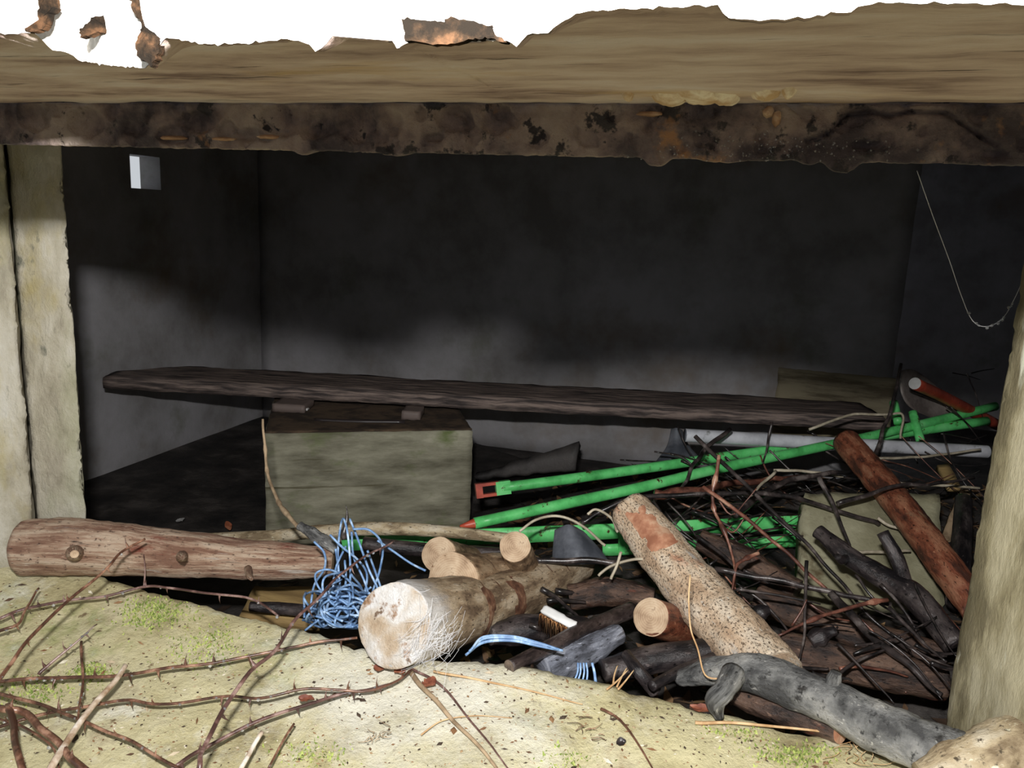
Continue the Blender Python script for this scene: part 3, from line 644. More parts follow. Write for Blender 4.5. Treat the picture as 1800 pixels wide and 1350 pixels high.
# flat green angle bar behind the logs
A, Bb = D(600, 953, 1.62), D(1414, 917, 1.72); u = (Bb-A).normalized(); s = u.cross(V((0, 0, 1))).normalized(); v = s.cross(u).normalized()
t = thing('green_angle_bar', A, 'long flat green painted bar lying low behind the leaning log', 'bar')
vs, fs = rbox(A-v*.02, Bb-A, s*-.006, v*.034, .02, .0008, 30, .001); mesh('upper_flange', vs, fs, GREEN, t)
A2_ = A.lerp(Bb, .55)
vs, fs = rbox(A2_-v*.058, Bb-A2_, s*-.006, v*.026, .02, .0008, 30, .001); mesh('lower_flange', vs, fs, GREEN, t)
for k in (.6, .97):
    c = A.lerp(Bb, k); vs, fs = obox(c-v*.028, u, v, s, .03, .05, .006); mesh('web_plate', vs, fs, GREEN, t, smooth=False)
# grey tube, open at its left end
C = [D(1204, 765, 2.02), D(1470, 780, 2.04), D(1735, 794, 2.07)]
t = thing('grey_tube', C[0], 'straight grey metal tube lying over the branches', 'tube')
r = 12*2.0/F; vs, fs, uv, rg = tube(C, [r, r*.97, r*.95], 20, 6, 0, 1, False, False); mesh('tube_wall', vs, fs, GALV, t)
cap('end_disc', rg[1], GALV, t, 0, 0)
ci = C[0]+(C[1]-C[0]).normalized()*.03; vs, fs, uv, rg2 = tube([C[0], ci], [r*.999, r*.86], 20, 1, 0, 1, False, True); mesh('tube_mouth', [v_ for v_ in vs], [f[::-1] for f in fs], SHEET, t)
# bent grey sheets
def sheet(name, label, P, m, thick=.003, cat='sheet'):
    """P: rows of picture points; a curved plate"""
    rows = [[P3(p) for p in r_] for r_ in P]; rows = [crom(r_, 6) for r_ in rows]; cols = list(zip(*rows)); cols = [crom(c, 6) for c in cols]
    nx, ny = len(cols), len(cols[0]); vs, fs = [], []
    for k in (0, 1):
        for i in range(nx):
            for j in range(ny): vs.append(cols[i][j]+FWD*thick*k)
    o = nx*ny
    for i in range(nx-1):
        for j in range(ny-1):
            a = i*ny+j; fs += [(a, a+ny, a+ny+1, a+1), (o+a, o+a+1, o+a+ny+1, o+a+ny)]
    rim = [i*ny for i in range(nx)] + [(nx-1)*ny+j for j in range(1, ny)] + [i*ny+ny-1 for i in range(nx-2, -1, -1)] + [j for j in range(ny-2, 0, -1)]
    for a, b in zip(rim, rim[1:]+rim[:1]): fs.append((a, o+a, o+b, b))
    return put(mesh(name, vs, fs, m, base=rows[-1][0]), label, cat)
sheet('metal_sheet', 'bent grey metal sheet standing among the logs below the green poles', [[(975, 932, 'd', 1.42), (1000, 922, 'd', 1.40), (1026, 934, 'd', 1.42)], [(972, 962, 'd', 1.4), (1012, 955, 'd', 1.37), (1052, 962, 'd', 1.4)], [(970, 995, 'd', 1.38), (1020, 992, 'd', 1.35), (1075, 992, 'd', 1.38)]], SHEET)
sheet('metal_sheet', 'small flared grey metal sheet under the left end of grey tube', [[(1180, 754, 'd', 2.2), (1190, 752, 'd', 2.18), (1200, 756, 'd', 2.2)], [(1172, 785, 'd', 2.17), (1190, 782, 'd', 2.15), (1212, 784, 'd', 2.17)], [(1150, 815, 'd', 2.14), (1185, 816, 'd', 2.12), (1232, 806, 'd', 2.14)]], SHEET)
# shovel
t = thing('shovel', D(1692, 750, 2.22), 'dark shovel with a red handle resting on the brush', 'shovel')
o = sheet('blade', None, [[(1580, 652, 'd', 2.22), (1606, 650, 'd', 2.24), (1640, 672, 'd', 2.25)], [(1584, 690, 'd', 2.21), (1625, 688, 'd', 2.24), (1672, 706, 'd', 2.26)], [(1600, 716, 'd', 2.21), (1650, 728, 'd', 2.25), (1690, 734, 'd', 2.28)], [(1636, 734, 'd', 2.22), (1668, 750, 'd', 2.26), (1694, 750, 'd', 2.29)]], BLADE, .004)
wm = o.matrix_basis.copy(); o.parent = t; o.matrix_basis = t.matrix_basis.inverted() @ wm
for k in ('category', 'label'):
    if k in o: del o[k]
C = [D(1608, 674, 1.98), D(1665, 701, 2.12), D(1755, 748, 2.34)]; r = 10.5*2.0/F
vs, fs, uv, rg = tube(C, [r, r*1.02, r*1.05], 18, 5, 0, 1, False, True); hn = mesh('handle', vs, fs, RED, t)
cap('handle_end', rg[0], WHITEP, hn, .05, 0)['label'] = 'round white end of the handle'
# scrubbing brush
c = D(990, 1086, 1.13); x = (D(1022, 1098, 1.11)-D(962, 1066, 1.15)).normalized(); nrm = (V((.35, -.5, .75)) - x*V((.35, -.5, .75)).dot(x)).normalized(); y = nrm.cross(x)
t = thing('scrubbing_brush', c-nrm*.03, 'old brush with white back and rusty bristles among the logs', 'brush')
y2 = (y-UPV*0).normalized()
vs, fs = rbox(c-x*.03-y2*.016+nrm*.006, x*.06, y2*.014, nrm*.007, .004, .0005, 60, .002); mesh('brush_back', vs, fs, WHITEP, t)
vs, fs = [], []
bd = (-UPV*.9-FWD*.25).normalized()
for i in range(260):
    p = c + x*random.uniform(-.028, .028) + y2*random.uniform(-.018, -.004)+nrm*.006; e = p + (bd+V((random.uniform(-.25, .25), random.uniform(-.25, .25), 0)))*random.uniform(.022, .03)
    s = x*.0009; q = y2*.0009; b = len(vs); vs += [p+s, p-s*.5+q, p-s*.5-q, e]; fs += [(b, b+1, b+3), (b+1, b+2, b+3), (b+2, b, b+3)]
o = mesh('bristles', vs, fs, BRIST, t); o['kind'] = 'stuff'
# ================================================================== LITTER BED
def bed_h(x, y):
    a = max(0, min(1, (x+.78)/.55)); a = a*a*(3-2*a)
    n_ = max(0, min(1, (1.5-y)/.5))
    lim = max(0, min(1, (2.75-y)/.4))
    h = (.185*a*lim + .10*n_*max(0, min(1, (x+1.0)/.3))*(1-a))
    if x > .05: h += .05*min(1, (x-.05)/.3)*max(0, min(1, (y-1.1)/.5))*lim
    return max(.0, h + .018*n3((x, y, 0), 9)*(.3+a) + .012*n3((x, y, 4), 24)*(.4+a) + .004)
vs, fs = [], []; nx, ny = 130, 110
for j in range(ny+1):
    for i in range(nx+1):
        x, y = -1.9+3.4*i/nx, .89+1.93*j/ny; vs.append(V((x, y, bed_h(x, y))))
for j in range(ny):
    for i in range(nx): a = j*(nx+1)+i; fs.append((a, a+1, a+nx+2, a+nx+1))
put(mesh('litter_bed', vs, fs, MUD), 'dark wet leaf litter and mulch under the wood pile', 'litter', kind='stuff')
vs, fs = [], []
for i in range(5200):
    x, y = random.uniform(-1.1, .9), .9+1.5*random.random()**1.3
    if bed_h(x, y) < .03 and random.random() < .8: continue
    c = V((x, y, bed_h(x, y)+.004)); a = random.uniform(0, 6.3); L = random.uniform(.006, .03); W_ = L*random.uniform(.12, .5)
    u = V((cos(a), sin(a), random.uniform(-.5, .5))).normalized(); s = V((-sin(a), cos(a), random.uniform(-.5, .5))).normalized(); b = len(vs)
    vs += [c-u*L, c-s*W_+V((0, 0, .002)), c+u*L, c+s*W_]; fs += [(b, b+1, b+2), (b, b+2, b+3)]
put(mesh('leaf_litter', vs, fs, LITTER, smooth=False), 'loose brown leaves and chips strewn over the wood pile floor', 'litter', kind='stuff')
# ================================================================== LOGS
log('log', 'stripped pinkish-brown log lying at left against the jamb', 'log', [(42, 962, 's', .398), (150, 962, 's', .395), (300, 972, 's', .388), (450, 984, 's', .382), (585, 988, 's', .378)], [47, 49, 42, 34, 27], BK_LEFT, (CUTD, CUT), wob=.08, wk=22, seed=2,
    stubs=[([(320, 978, 's', .40), (320, 979, 's', .424), (321, 980, 's', .433)], [10, 8, 4], None), ([(132, 972, 's', .405), (131, 973, 's', .43), (131, 974, 's', .44)], [15, 12, 7], CUT), ([(436, 1000, 's', .385), (438, 1012, 's', .395), (442, 1018, 's', .40)], [7, 5, 3], None)])
log('log', 'big log with white fungus on its end, resting on the sill edge', 'log', [(692, 1099, 'd', .985), (765, 1083, 'd', 1.08), (850, 1064, 'd', 1.2), (945, 1030, 'd', 1.34), (1022, 993, 'd', 1.46)], [74, 66, 54, 42, 27], BK_BIG, (CUTW, CUTD), wob=.05, wk=18, seed=5, patches=[(.36, .44, 1.2, 5.2, BAND, 'bark_band'), (.52, .60, 1.2, 5.2, BAND, 'bark_band')])
log('log', 'pale beetle-marked log leaning up in the middle of the pile', 'log', [(1108, 896, 'd', 1.34), (1170, 975, 'd', 1.26), (1235, 1055, 'd', 1.17), (1300, 1125, 'd', 1.08), (1360, 1195, 'd', 1.0)], [37, 45, 50, 54, 58], BK_PALE, (SPLIT, None), wob=.08, wk=24, seed=3, patches=[(.0, .33, 2.0, 3.9, SPLIT, 'split_patch')])
log('log', 'short sawn log end with pale rings, upper one behind the fungus log', 'log', [(771, 975, 'd', 1.27), (810, 985, 'd', 1.4), (850, 995, 'd', 1.55)], [31, 28, 24], BK_TAN, (CUT, None), wob=.06)
log('log', 'thicker sawn log end directly behind the fungus-covered log', 'log', [(795, 1024, 'd', 1.17), (860, 1014, 'd', 1.28), (940, 1004, 'd', 1.4)], [51, 40, 28], BK_TAN, (CUT, CUTD), wob=.07)
log('log', 'small upright sawn stub left of the bent metal sheet', 'log', [(905, 960, 'd', 1.22), (914, 982, 'd', 1.29), (924, 1008, 'd', 1.37)], [27, 27, 27], BK_TAN, (CUT, None), wob=.08)
log('log', 'red-barked log with a pale sawn end, under the leaning log', 'log', [(1144, 1085, 'd', 1.12), (1190, 1098, 'd', 1.2), (1250, 1116, 'd', 1.28), (1320, 1140, 'd', 1.34)], [33, 33, 33, 33], BK_RED, (CUT, None), wob=.06)
log('log', 'red-brown log leaning beside the right jamb, top in front of grey tube', 'log', [(1487, 776, 'd', 1.78), (1540, 838, 'd', 1.64), (1610, 925, 'd', 1.47), (1665, 1000, 'd', 1.36), (1720, 1075, 'd', 1.28)], [23, 25, 27, 28, 28], BK_RED, (CUTD, None), wob=.07)
log('branch', 'long curved pale-brown branch behind the blue twine', 'branch', [(340, 948, 'd', 1.6), (467, 943, 'd', 1.58), (567, 934, 'd', 1.55), (667, 929, 'd', 1.52), (767, 933, 'd', 1.5), (895, 946, 'd', 1.47)], [10, 11, 12, 12, 11, 9], BK_TRUNK, (None, None), seg=16)
log('branch', 'dark branch lying below the long pale-brown one', 'branch', [(640, 955, 'd', 1.5), (760, 968, 'd', 1.48), (900, 975, 'd', 1.45)], [12, 13, 12], BK_DARK, seg=14)
log('branch', 'black forked branch propped at right against the slab', 'branch', [(1438, 934, 'd', 1.38), (1492, 978, 'd', 1.33), (1560, 1020, 'd', 1.28), (1610, 1052, 'd', 1.24), (1680, 1135, 'd', 1.17)], [13, 17, 20, 23, 22], BK_DARK, (CUTD, None), wob=.09,
    stubs=[([(1596, 1040, 'd', 1.25), (1578, 985, 'd', 1.28), (1551, 936, 'd', 1.3)], [13, 12.5, 10.5], CUTD), ([(1490, 980, 'd', 1.33), (1480, 985, 'd', 1.3), (1472, 978, 'd', 1.29)], [8, 8, 6], None)])
log('branch', 'glossy ringed black stick right of the fungus-covered log', 'stick', [(895, 1172, 'z', .352), (960, 1140, 'z', .350), (1030, 1105, 'z', .345), (1110, 1072, 'z', .335)], [12, 13, 14, 14], BK_CHERRY, (CUTD, CUTD), seg=18)
log('branch', 'grey mould-covered branch with a blunt end beside the ringed stick', 'branch', [(955, 1180, 'z', .318), (1020, 1150, 'z', .325), (1088, 1114, 'z', .335)], [30, 27, 18], BK_MOULD, (None, CUT), wob=.12, wk=40)
log('branch', 'gnarled grey-black branch lying along the sill edge at lower right', 'branch', [(1195, 1192, 's', .33), (1262, 1180, 's', .365), (1340, 1188, 's', .385), (1440, 1226, 's', .388), (1540, 1275, 's', .392), (1640, 1318, 's', .397), (1720, 1350, 's', .40)], [14, 25, 34, 37, 43, 48, 50], BK_GNARL, wob=.13, wk=26, n=10,
    stubs=[([(1290, 1185, 's', .385), (1272, 1216, 's', .385), (1258, 1232, 's', .375), (1264, 1262, 's', .352)], [22, 19, 19, 9], None), ([(1462, 1215, 's', .40), (1466, 1196, 's', .415), (1470, 1182, 's', .425)], [17, 13, 10], None)])
log('trunk', 'thick pale weathered trunk piece at the lower right corner', 'trunk', [(1620, 1370, 's', .40), (1690, 1352, 's', .405), (1770, 1326, 's', .41), (1880, 1295, 's', .415)], [30, 52, 60, 62], BK_TRUNK, wob=.12, wk=22)
log('log', 'brown log tucked under the gnarled branch at the sill edge', 'log', [(1285, 1216, 's', .34), (1350, 1240, 's', .345), (1420, 1262, 's', .352), (1478, 1284, 's', .36)], [20, 26, 27, 24], BK_BROWN, (None, SPLIT), wob=.12)
log('log', 'brown barked log behind the foot of the leaning log', 'log', [(1370, 1140, 'd', 1.15), (1450, 1158, 'd', 1.13), (1540, 1178, 'd', 1.11), (1660, 1200, 'd', 1.09)], [32, 34, 33, 32], BK_BROWN, wob=.1)
log('log', 'dark red log low in the pile at right below the black twigs', 'log', [(1330, 1050, 'd', 1.35), (1430, 1090, 'd', 1.3), (1540, 1125, 'd', 1.26), (1660, 1160, 'd', 1.22)], [24, 27, 28, 28], BK_BROWN, wob=.1, seed=4)
log('log', 'dark wet log beneath the ringed black stick', 'log', [(860, 1120, 'd', 1.14), (930, 1105, 'd', 1.17), (1010, 1110, 'd', 1.2), (1090, 1130, 'd', 1.2)], [22, 26, 26, 22], BK_DARK, wob=.1)
log('log', 'brown half-buried log behind the scrubbing brush', 'log', [(1000, 1050, 'd', 1.32), (1070, 1040, 'd', 1.32), (1150, 1052, 'd', 1.3)], [22, 26, 20], BK_BROWN, wob=.14, wk=40, seed=7)
log('log', 'dark log in the pile between leaning log and mouldy branch', 'log', [(1060, 1180, 'd', 1.06), (1140, 1160, 'd', 1.08), (1260, 1145, 'd', 1.1)], [20, 24, 24], BK_DARK, wob=.1, seed=9)
log('branch', 'short blue-black stick standing against the sill edge', 'stick', [(1100, 1150, 'z', .34), (1122, 1180, 'z', .335), (1152, 1216, 'z', .31)], [10, 12, 13], BK_DARK, seg=12)
log('branch', 'thin black stick pointing down towards the mouldy branch', 'stick', [(1145, 1206, 'd', 1.0), (1200, 1178, 'd', 1.04), (1262, 1152, 'd', 1.08)], [9, 10, 9], BK_DARK, seg=12)
log('branch', 'grey-black stick under the left log by the tan board', 'stick', [(440, 1066, 'z', .27), (500, 1070, 'z', .27), (570, 1078, 'z', .275)], [9, 11, 12], BK_DARK, seg=12)
log('branch', 'thick dark branch lying behind the leaning log', 'branch', [(1230, 950, 'd', 1.5), (1310, 985, 'd', 1.46), (1400, 1040, 'd', 1.4)], [20, 24, 22], BK_BROWN, wob=.1, seed=12)
log('branch', 'dark vertical stump by the right jamb', 'branch', [(1694, 880, 'd', 1.7), (1690, 960, 'd', 1.5), (1682, 1060, 'd', 1.36)], [14, 17, 18], BK_DARK, seg=14)
log('branch', 'dark sticks end beside blue twine, splintered and grey', 'stick', [(528, 924, 'd', 1.22), (556, 942, 'd', 1.2), (592, 966, 'd', 1.19)], [8, 11, 8], BK_GNARL, wob=.25, wk=60, seg=12)
twig('wood_shard', 'black pointed shard sticking up from blue twine', 'shard', [(606, 945, 'd', 1.17), (609, 915, 'd', 1.17), (608, 889, 'd', 1.17)], .0055, TWB, taper=.1)
# ================================================================== BLUE TWINE
t = thing('blue_twine', Z(600, 1090, .30), 'tangled heap of blue baler twine between two logs', 'twine')
def strand(pts, r=.0017, parent=t, m=TWINE):
    C = [P3(p) for p in pts]; vs, fs, uv, _ = tube(C, [r]*len(C), 6, 7, 0, 1, False); return mesh('strand', vs, fs, m, parent)
HAND = [[(600, 1050), (594, 980), (598, 930), (604, 912), (612, 945), (616, 1010), (610, 1060)], [(615, 912), (630, 950), (648, 1000), (668, 1050), (650, 1085)],
        [(620, 930), (650, 932), (672, 958), (668, 1000), (655, 1040)], [(664, 950), (690, 968), (722, 990), (748, 1003)], [(608, 960), (590, 1000), (586, 1050), (600, 1090)],
        [(552, 952), (570, 972), (570, 1000), (552, 1030), (545, 1075)], [(590, 965), (594, 1000), (588, 1040), (575, 1080)], [(606, 985), (608, 1020), (600, 1060), (570, 1090)],
        [(580, 940), (602, 962), (630, 985), (645, 1010), (640, 1050)], [(646, 968), (658, 1000), (672, 1040)], [(640, 1048), (600, 1062), (560, 1090), (536, 1108)],
        [(668, 1042), (630, 1052), (590, 1070), (555, 1098)], [(618, 935), (622, 980), (640, 1020), (652, 1060)]]
for i, h in enumerate(HAND): strand([(a, b, 'd', 1.12+.02*sin(i*2.1+k)) for k, (a, b) in enumerate(h)], .0017)
for i in range(46):
    a, b = random.gauss(598, 24), random.gauss(1068, 16); R = random.uniform(14, 44); R2 = R*random.uniform(.35, .9); ph = random.uniform(0, 6.3); k0 = random.uniform(1.2, 2)*pi; tl = random.uniform(-.9, .9)
    pts = []
    for k in range(6):
        q = ph+k0*k/5; x, y = cos(q)*R, sin(q)*R2
        px, py = a+x*cos(tl)-y*sin(tl), b+x*sin(tl)+y*cos(tl)
        pts.append((max(535, min(690, px)), min(py, 1090+12*(1 if px > 560 else 0)), 'd', 1.09+.035*sin(q+i)+random.uniform(-.01, .02)))
    strand(pts, .0016)
t = thing('blue_twine', Z(900, 1130, .33), 'loose hank of blue twine by the foot of the ringed black stick', 'twine')
for i in range(9):
    o = random.uniform(-6, 6); strand([(824-o, 1146+o, 'd', .985), (850, 1124+o, 'd', 1.0), (900, 1122+o*.8, 'd', 1.0), (945, 1132+o*.6, 'd', 1.0), (984+o, 1142+o*.3, 'd', .995)], .0016, t)
t = thing('blue_twine', Z(1036, 1190, .3), 'few blue twine ends below the mouldy branch', 'twine')
for i in range(6):
    o = random.uniform(-14, 14); strand([(1030+o, 1165, 'd', .995), (1032+o*1.2, 1182, 'd', .99), (1030+o*1.6, 1200, 'd', .985)], .0013, t)
# ================================================================== TWIGS AND WIRES IN THE PILE
tw = lambda label, pts, r, m, **k: twig('twig', label, 'twig', pts, r, m, **k)
tw('long straight black twig crossing the pile from grey tube to lower right', [(1222, 767, 'd', 1.5), (1311, 853, 'd', 1.42), (1382, 920, 'd', 1.36), (1458, 1000, 'd', 1.3), (1530, 1085, 'd', 1.24), (1572, 1120, 'd', 1.22)], .0042, TWB)
tw('long brown twig running below and parallel to the straight black twig', [(1236, 856, 'd', 1.38), (1311, 911, 'd', 1.33), (1400, 987, 'd', 1.27), (1500, 1082, 'd', 1.2), (1592, 1178, 'd', 1.13), (1650, 1232, 'd', 1.1)], .0036, TWR)
tw('arched glossy black twig passing behind the top of the pale leaning log', [(1022, 920, 'd', 1.55), (1060, 895, 'd', 1.55), (1111, 876, 'd', 1.55), (1178, 871, 'd', 1.55), (1311, 867, 'd', 1.55), (1400, 876, 'd', 1.55), (1489, 902, 'd', 1.55), (1545, 922, 'd', 1.55)], .0055, TWB, taper=.8)
tw('thin upright black twig left of the shovel blade', [(1584, 640, 'd', 1.95), (1569, 711, 'd', 1.9), (1552, 760, 'd', 1.86), (1536, 806, 'd', 1.82)], .0042, TWB, taper=1.2)
tw('curved dark twig above the forked black branch', [(1440, 840, 'd', 1.5), (1467, 889, 'd', 1.47), (1482, 930, 'd', 1.44), (1494, 962, 'd', 1.42)], .005, TWB)
tw('knobbly reddish twig hanging down behind the leaning log', [(1264, 800, 'd', 1.4), (1254, 884, 'd', 1.38), (1270, 925, 'd', 1.36), (1292, 991, 'd', 1.33), (1288, 1038, 'd', 1.3)], .0034, TWR, knobs=.8, side=[[(1258, 870, 'd', 1.38), (1285, 905, 'd', 1.37), (1312, 880, 'd', 1.36), (1330, 858, 'd', 1.36)], [(1270, 925, 'd', 1.36), (1290, 935, 'd', 1.36), (1312, 905, 'd', 1.36)]])
tw('short red-brown twig with a bend, right of the leaning log', [(1334, 972, 'd', 1.28), (1298, 990, 'd', 1.27), (1292, 1010, 'd', 1.26), (1286, 1040, 'd', 1.26)], .0034, TWR, knobs=.7)
tw('speckled red twig lying across the dark red log', [(1560, 1055, 'd', 1.15), (1490, 1070, 'd', 1.14), (1425, 1088, 'd', 1.13), (1366, 1118, 'd', 1.12)], .0034, TWR, knobs=.8, side=[[(1392, 1100, 'd', 1.12), (1408, 1075, 'd', 1.12), (1418, 1054, 'd', 1.12)]])
tw('dark twig sloping down left from the middle of grey tube', [(1284, 755, 'd', 1.92), (1231, 800, 'd', 1.86), (1208, 840, 'd', 1.8), (1190, 868, 'd', 1.78)], .0062, TWB)
tw('thin black twig hanging across grey tube near its middle', [(1356, 742, 'd', 1.95), (1350, 780, 'd', 1.94), (1341, 815, 'd', 1.9)], .004, TWB)
tw('black twig arching over the red-brown log towards the right jamb', [(1471, 886, 'd', 1.5), (1525, 870, 'd', 1.5), (1578, 853, 'd', 1.51), (1650, 850, 'd', 1.55), (1712, 840, 'd', 1.6)], .0052, TWB)
tw('thick black twig rising to the right behind the arched twig', [(1290, 905, 'd', 1.62), (1340, 868, 'd', 1.66), (1390, 842, 'd', 1.7), (1500, 828, 'd', 1.76)], .0095, TWB)
tw('brown fallen branch below the two green poles', [(1150, 868, 'd', 1.72), (1230, 862, 'd', 1.74), (1300, 848, 'd', 1.78), (1420, 838, 'd', 1.84)], .011, TWR)
tw('straight black twig running right from the leaning log to the black fork', [(1256, 1000, 'd', 1.27), (1405, 1028, 'd', 1.24), (1567, 1063, 'd', 1.2)], .0048, TWB, taper=.8)
tw('thin glossy twig just below the straight black twig beside leaning log', [(1294, 1036, 'd', 1.2), (1370, 1046, 'd', 1.19), (1442, 1062, 'd', 1.18)], .0026, TWB)
tw('thickest black twig sloping down to the right jamb foot', [(1461, 1044, 'd', 1.2), (1550, 1133, 'd', 1.09), (1600, 1172, 'd', 1.05), (1655, 1222, 'd', 1.01)], .0066, TWB, side=[[(1550, 1133, 'd', 1.09), (1520, 1142, 'd', 1.08), (1500, 1150, 'd', 1.08)]])
tw('shiny black twig beneath the lower end of forked black branch', [(1562, 1068, 'd', 1.16), (1612, 1118, 'd', 1.12), (1664, 1164, 'd', 1.08)], .0032, TWB)
tw('upright thin black twig standing before the dark red log', [(1418, 986, 'd', 1.16), (1415, 1060, 'd', 1.13), (1413, 1110, 'd', 1.11), (1404, 1164, 'd', 1.08)], .0028, TWB)
tw('black twig sloping down behind the middle of leaning log', [(1225, 942, 'd', 1.4), (1268, 975, 'd', 1.37), (1312, 1012, 'd', 1.33)], .0042, TWB)
log('wood_knot', 'black wet lump of wood lying on the dark red log', 'wood', [(1424, 1126, 'd', 1.12), (1440, 1118, 'd', 1.12), (1468, 1108, 'd', 1.12)], [12, 15, 8], BK_DARK, wob=.3, wk=60, seg=14, n=6)
log('wood_knot', 'small black wet lump right of the leaning log', 'wood', [(1325, 1086, 'd', 1.15), (1338, 1076, 'd', 1.15), (1352, 1072, 'd', 1.15)], [9, 14, 8], BK_DARK, wob=.15, wk=60, seg=14, n=6)
for label, pts in (('pale bent reed arching over grey tube', [(1422, 755, 'd', 1.97), (1489, 731, 'd', 1.98), (1560, 727, 'd', 1.98), (1586, 730, 'd', 1.98), (1583, 771, 'd', 1.97)]), ('pale straight reed left of the red-brown log', [(1360, 827, 'd', 1.8), (1420, 829, 'd', 1.8), (1482, 838, 'd', 1.8)]),
                   ('pale reed right of the red-brown log', [(1569, 849, 'd', 1.72), (1640, 852, 'd', 1.72), (1722, 858, 'd', 1.72)]), ('pale reed slanting down left behind the twigs', [(1364, 828, 'd', 1.78), (1330, 862, 'd', 1.74), (1300, 903, 'd', 1.7)]),
                   ('pale reed along the underside of grey tube at right', [(1540, 806, 'd', 1.96), (1630, 802, 'd', 1.97), (1724, 790, 'd', 1.98)]), ('short curved pale reed on the olive slab', [(1543, 910, 'd', 1.53), (1560, 922, 'd', 1.52), (1584, 930, 'd', 1.51)]),
                   ('pale straight stick on the slab behind the black fork', [(1505, 972, 'd', 1.48), (1545, 970, 'd', 1.48), (1600, 968, 'd', 1.48)])):
    twig('reed', label, 'reed', pts, .0036, WIRE, taper=.8)
for label, pts in (('pale wire hoop arching over the bent metal sheet', [(913, 934, 'd', 1.36), (943, 913, 'd', 1.37), (983, 908, 'd', 1.38), (1027, 927, 'd', 1.37), (1064, 959, 'd', 1.35)]), ('small grey wire loop left of the leaning log top', [(1033, 904, 'd', 1.38), (1049, 896, 'd', 1.38), (1076, 912, 'd', 1.36), (1086, 935, 'd', 1.34)]),
                   ('pale wire curving left of the leaning log middle', [(1052, 1012, 'd', 1.25), (1073, 997, 'd', 1.25), (1110, 985, 'd', 1.25), (1140, 982, 'd', 1.25)]), ('short pale stalk crossing the pale wire', [(1074, 1018, 'd', 1.24), (1084, 996, 'd', 1.24), (1092, 970, 'd', 1.25)])):
    twig('wire', label, 'wire', pts, .0024, WIRE, taper=1)
tw('thin black stick running right behind fungus log tip', [(940, 985, 'd', 1.33), (1010, 984, 'd', 1.33), (1085, 990, 'd', 1.32)], .0055, TWB, taper=.9)
tw('tall thin grey twig standing before the concrete block', [(462, 737, 'd', 1.42), (466, 800, 'd', 1.4), (476, 850, 'd', 1.37), (495, 890, 'd', 1.33), (526, 928, 'd', 1.27)], .0022, ROOTM, taper=1.6, knobs=.5)
for i in range(150):                                   # the rest of the brush: fine dark twigs
    a, b = random.uniform(1180, 1700), random.uniform(800, 1200)
    if b > 1110 and a < 1400: continue
    if a > 1400 and 860 < b < 1060 and random.random() < .85: continue
    if b > 1060 and random.random() < .45: continue
    d = (2.05-(b-800)/200*.68 if b < 1000 else 1.36-(b-1000)/200*.34)+random.uniform(-.05, .03); L = random.uniform(40, 150); ang = random.choice((.75, .6, .9, .2, -.2, -.5, .45)) + random.gauss(0, .2); bend = random.uniform(-.12, .12)
    p = [(a+cos(ang+bend*k)*L*k/3, b+sin(ang+bend*k)*L*k/3) for k in range(-2, 3)]
    p = [(x, y, 'd', d - .0008*(y-b) + .0002*(x-a)) for x, y in p if x < 1765]
    if len(p) < 3: continue
    lb, gr = (('fine dark twig lying just under grey tube left of red-brown log', 'twigs under grey tube') if a < 1480 else ('fine dark twig between red-brown log and right jamb', 'twigs by the right jamb')) if b < 900 else \
        (('fine dark twig between the pale leaning log and forked black branch', 'twigs right of the leaning log') if a < 1470 else ('fine dark twig around the forked black branch', 'twigs around the black fork')) if b < 1040 else ('fine dark twig low on the brown logs at right', 'twigs on the brown logs')
    twig('twig', lb, 'twig', p, random.uniform(.0012, .0036), TWB if random.random() < .8 else TWR, gr, n=4, seg=5)
for i in range(26):                                    # sticks in the dark middle and at the back right
    if i < 14: a, b, d = random.uniform(690, 1080), random.uniform(985, 1130), None
    else: a, b, d = random.uniform(1600, 1730), random.uniform(650, 800), random.uniform(2.1, 2.35)
    if d is None: d = 1.42-(b-985)/145*.3
    L = random.uniform(40, 110); ang = random.gauss(.3, .5)
    p = [(a+cos(ang+.06*k)*L*k/2, b+sin(ang+.06*k)*L*k/2, 'd', d+.01*k) for k in (-1, 0, 1)]
    if i >= 14: p = [q for q in p if q[0] < 1775]
    if len(p) < 3: continue
    twig('twig', 'thin dark stick lying loose between the sawn logs' if i < 14 else 'hair-thin twig behind the shovel', 'twig', p, random.uniform(.003, .006) if i < 14 else .0022, TWB, 'loose sticks between the logs' if i < 14 else 'twigs behind the shovel', n=4, seg=5)
# ================================================================== BRAMBLES ON THE SILL
def bram(label, pts, z, r, m=BRAM, thorn=8, wet=10, taper=.7, side=(), name='bramble'):
    zz = list(z) if isinstance(z, (list, tuple)) else [z]*len(pts)
    pts = list(pts)
    for e in (0, -1):                                  # stems that leave the picture go on for a while and come down to the sill
        (x0, y0), (x1, y1) = (pts[0], pts[1]) if e == 0 else (pts[-1], pts[-2])
        if x0 < 0 or y0 > 1350:
            L_ = math.hypot(x0-x1, y0-y1); q = (x0+(x0-x1)/L_*170, y0+(y0-y1)/L_*170)
            if e == 0: pts.insert(0, q); zz.insert(0, .356)
            else: pts.append(q); zz.append(.356)
    return twig(name, label, 'bramble', [(a, b, 's', q) for (a, b), q in zip(pts, zz)], r*.82, m, taper=taper, thorn=thorn, wet=wet, side=side)
bram('long red-brown bramble stem sweeping across the sill to the fungus log', [(-12, 1197), (83, 1192), (200, 1188), (283, 1177), (367, 1167), (467, 1147), (547, 1130), (628, 1121)], [.385, .385, .383, .383, .38, .378, .372, .37], .0030, thorn=13, wet=16)
bram('bramble stem rising from left edge to the left log', [(-12, 1210), (20, 1165), (50, 1120), (123, 1055), (187, 1000), (213, 972), (255, 947)], [.44, .445, .45, .455, .46, .46, .46], .0032, thorn=6, wet=12, taper=.6)
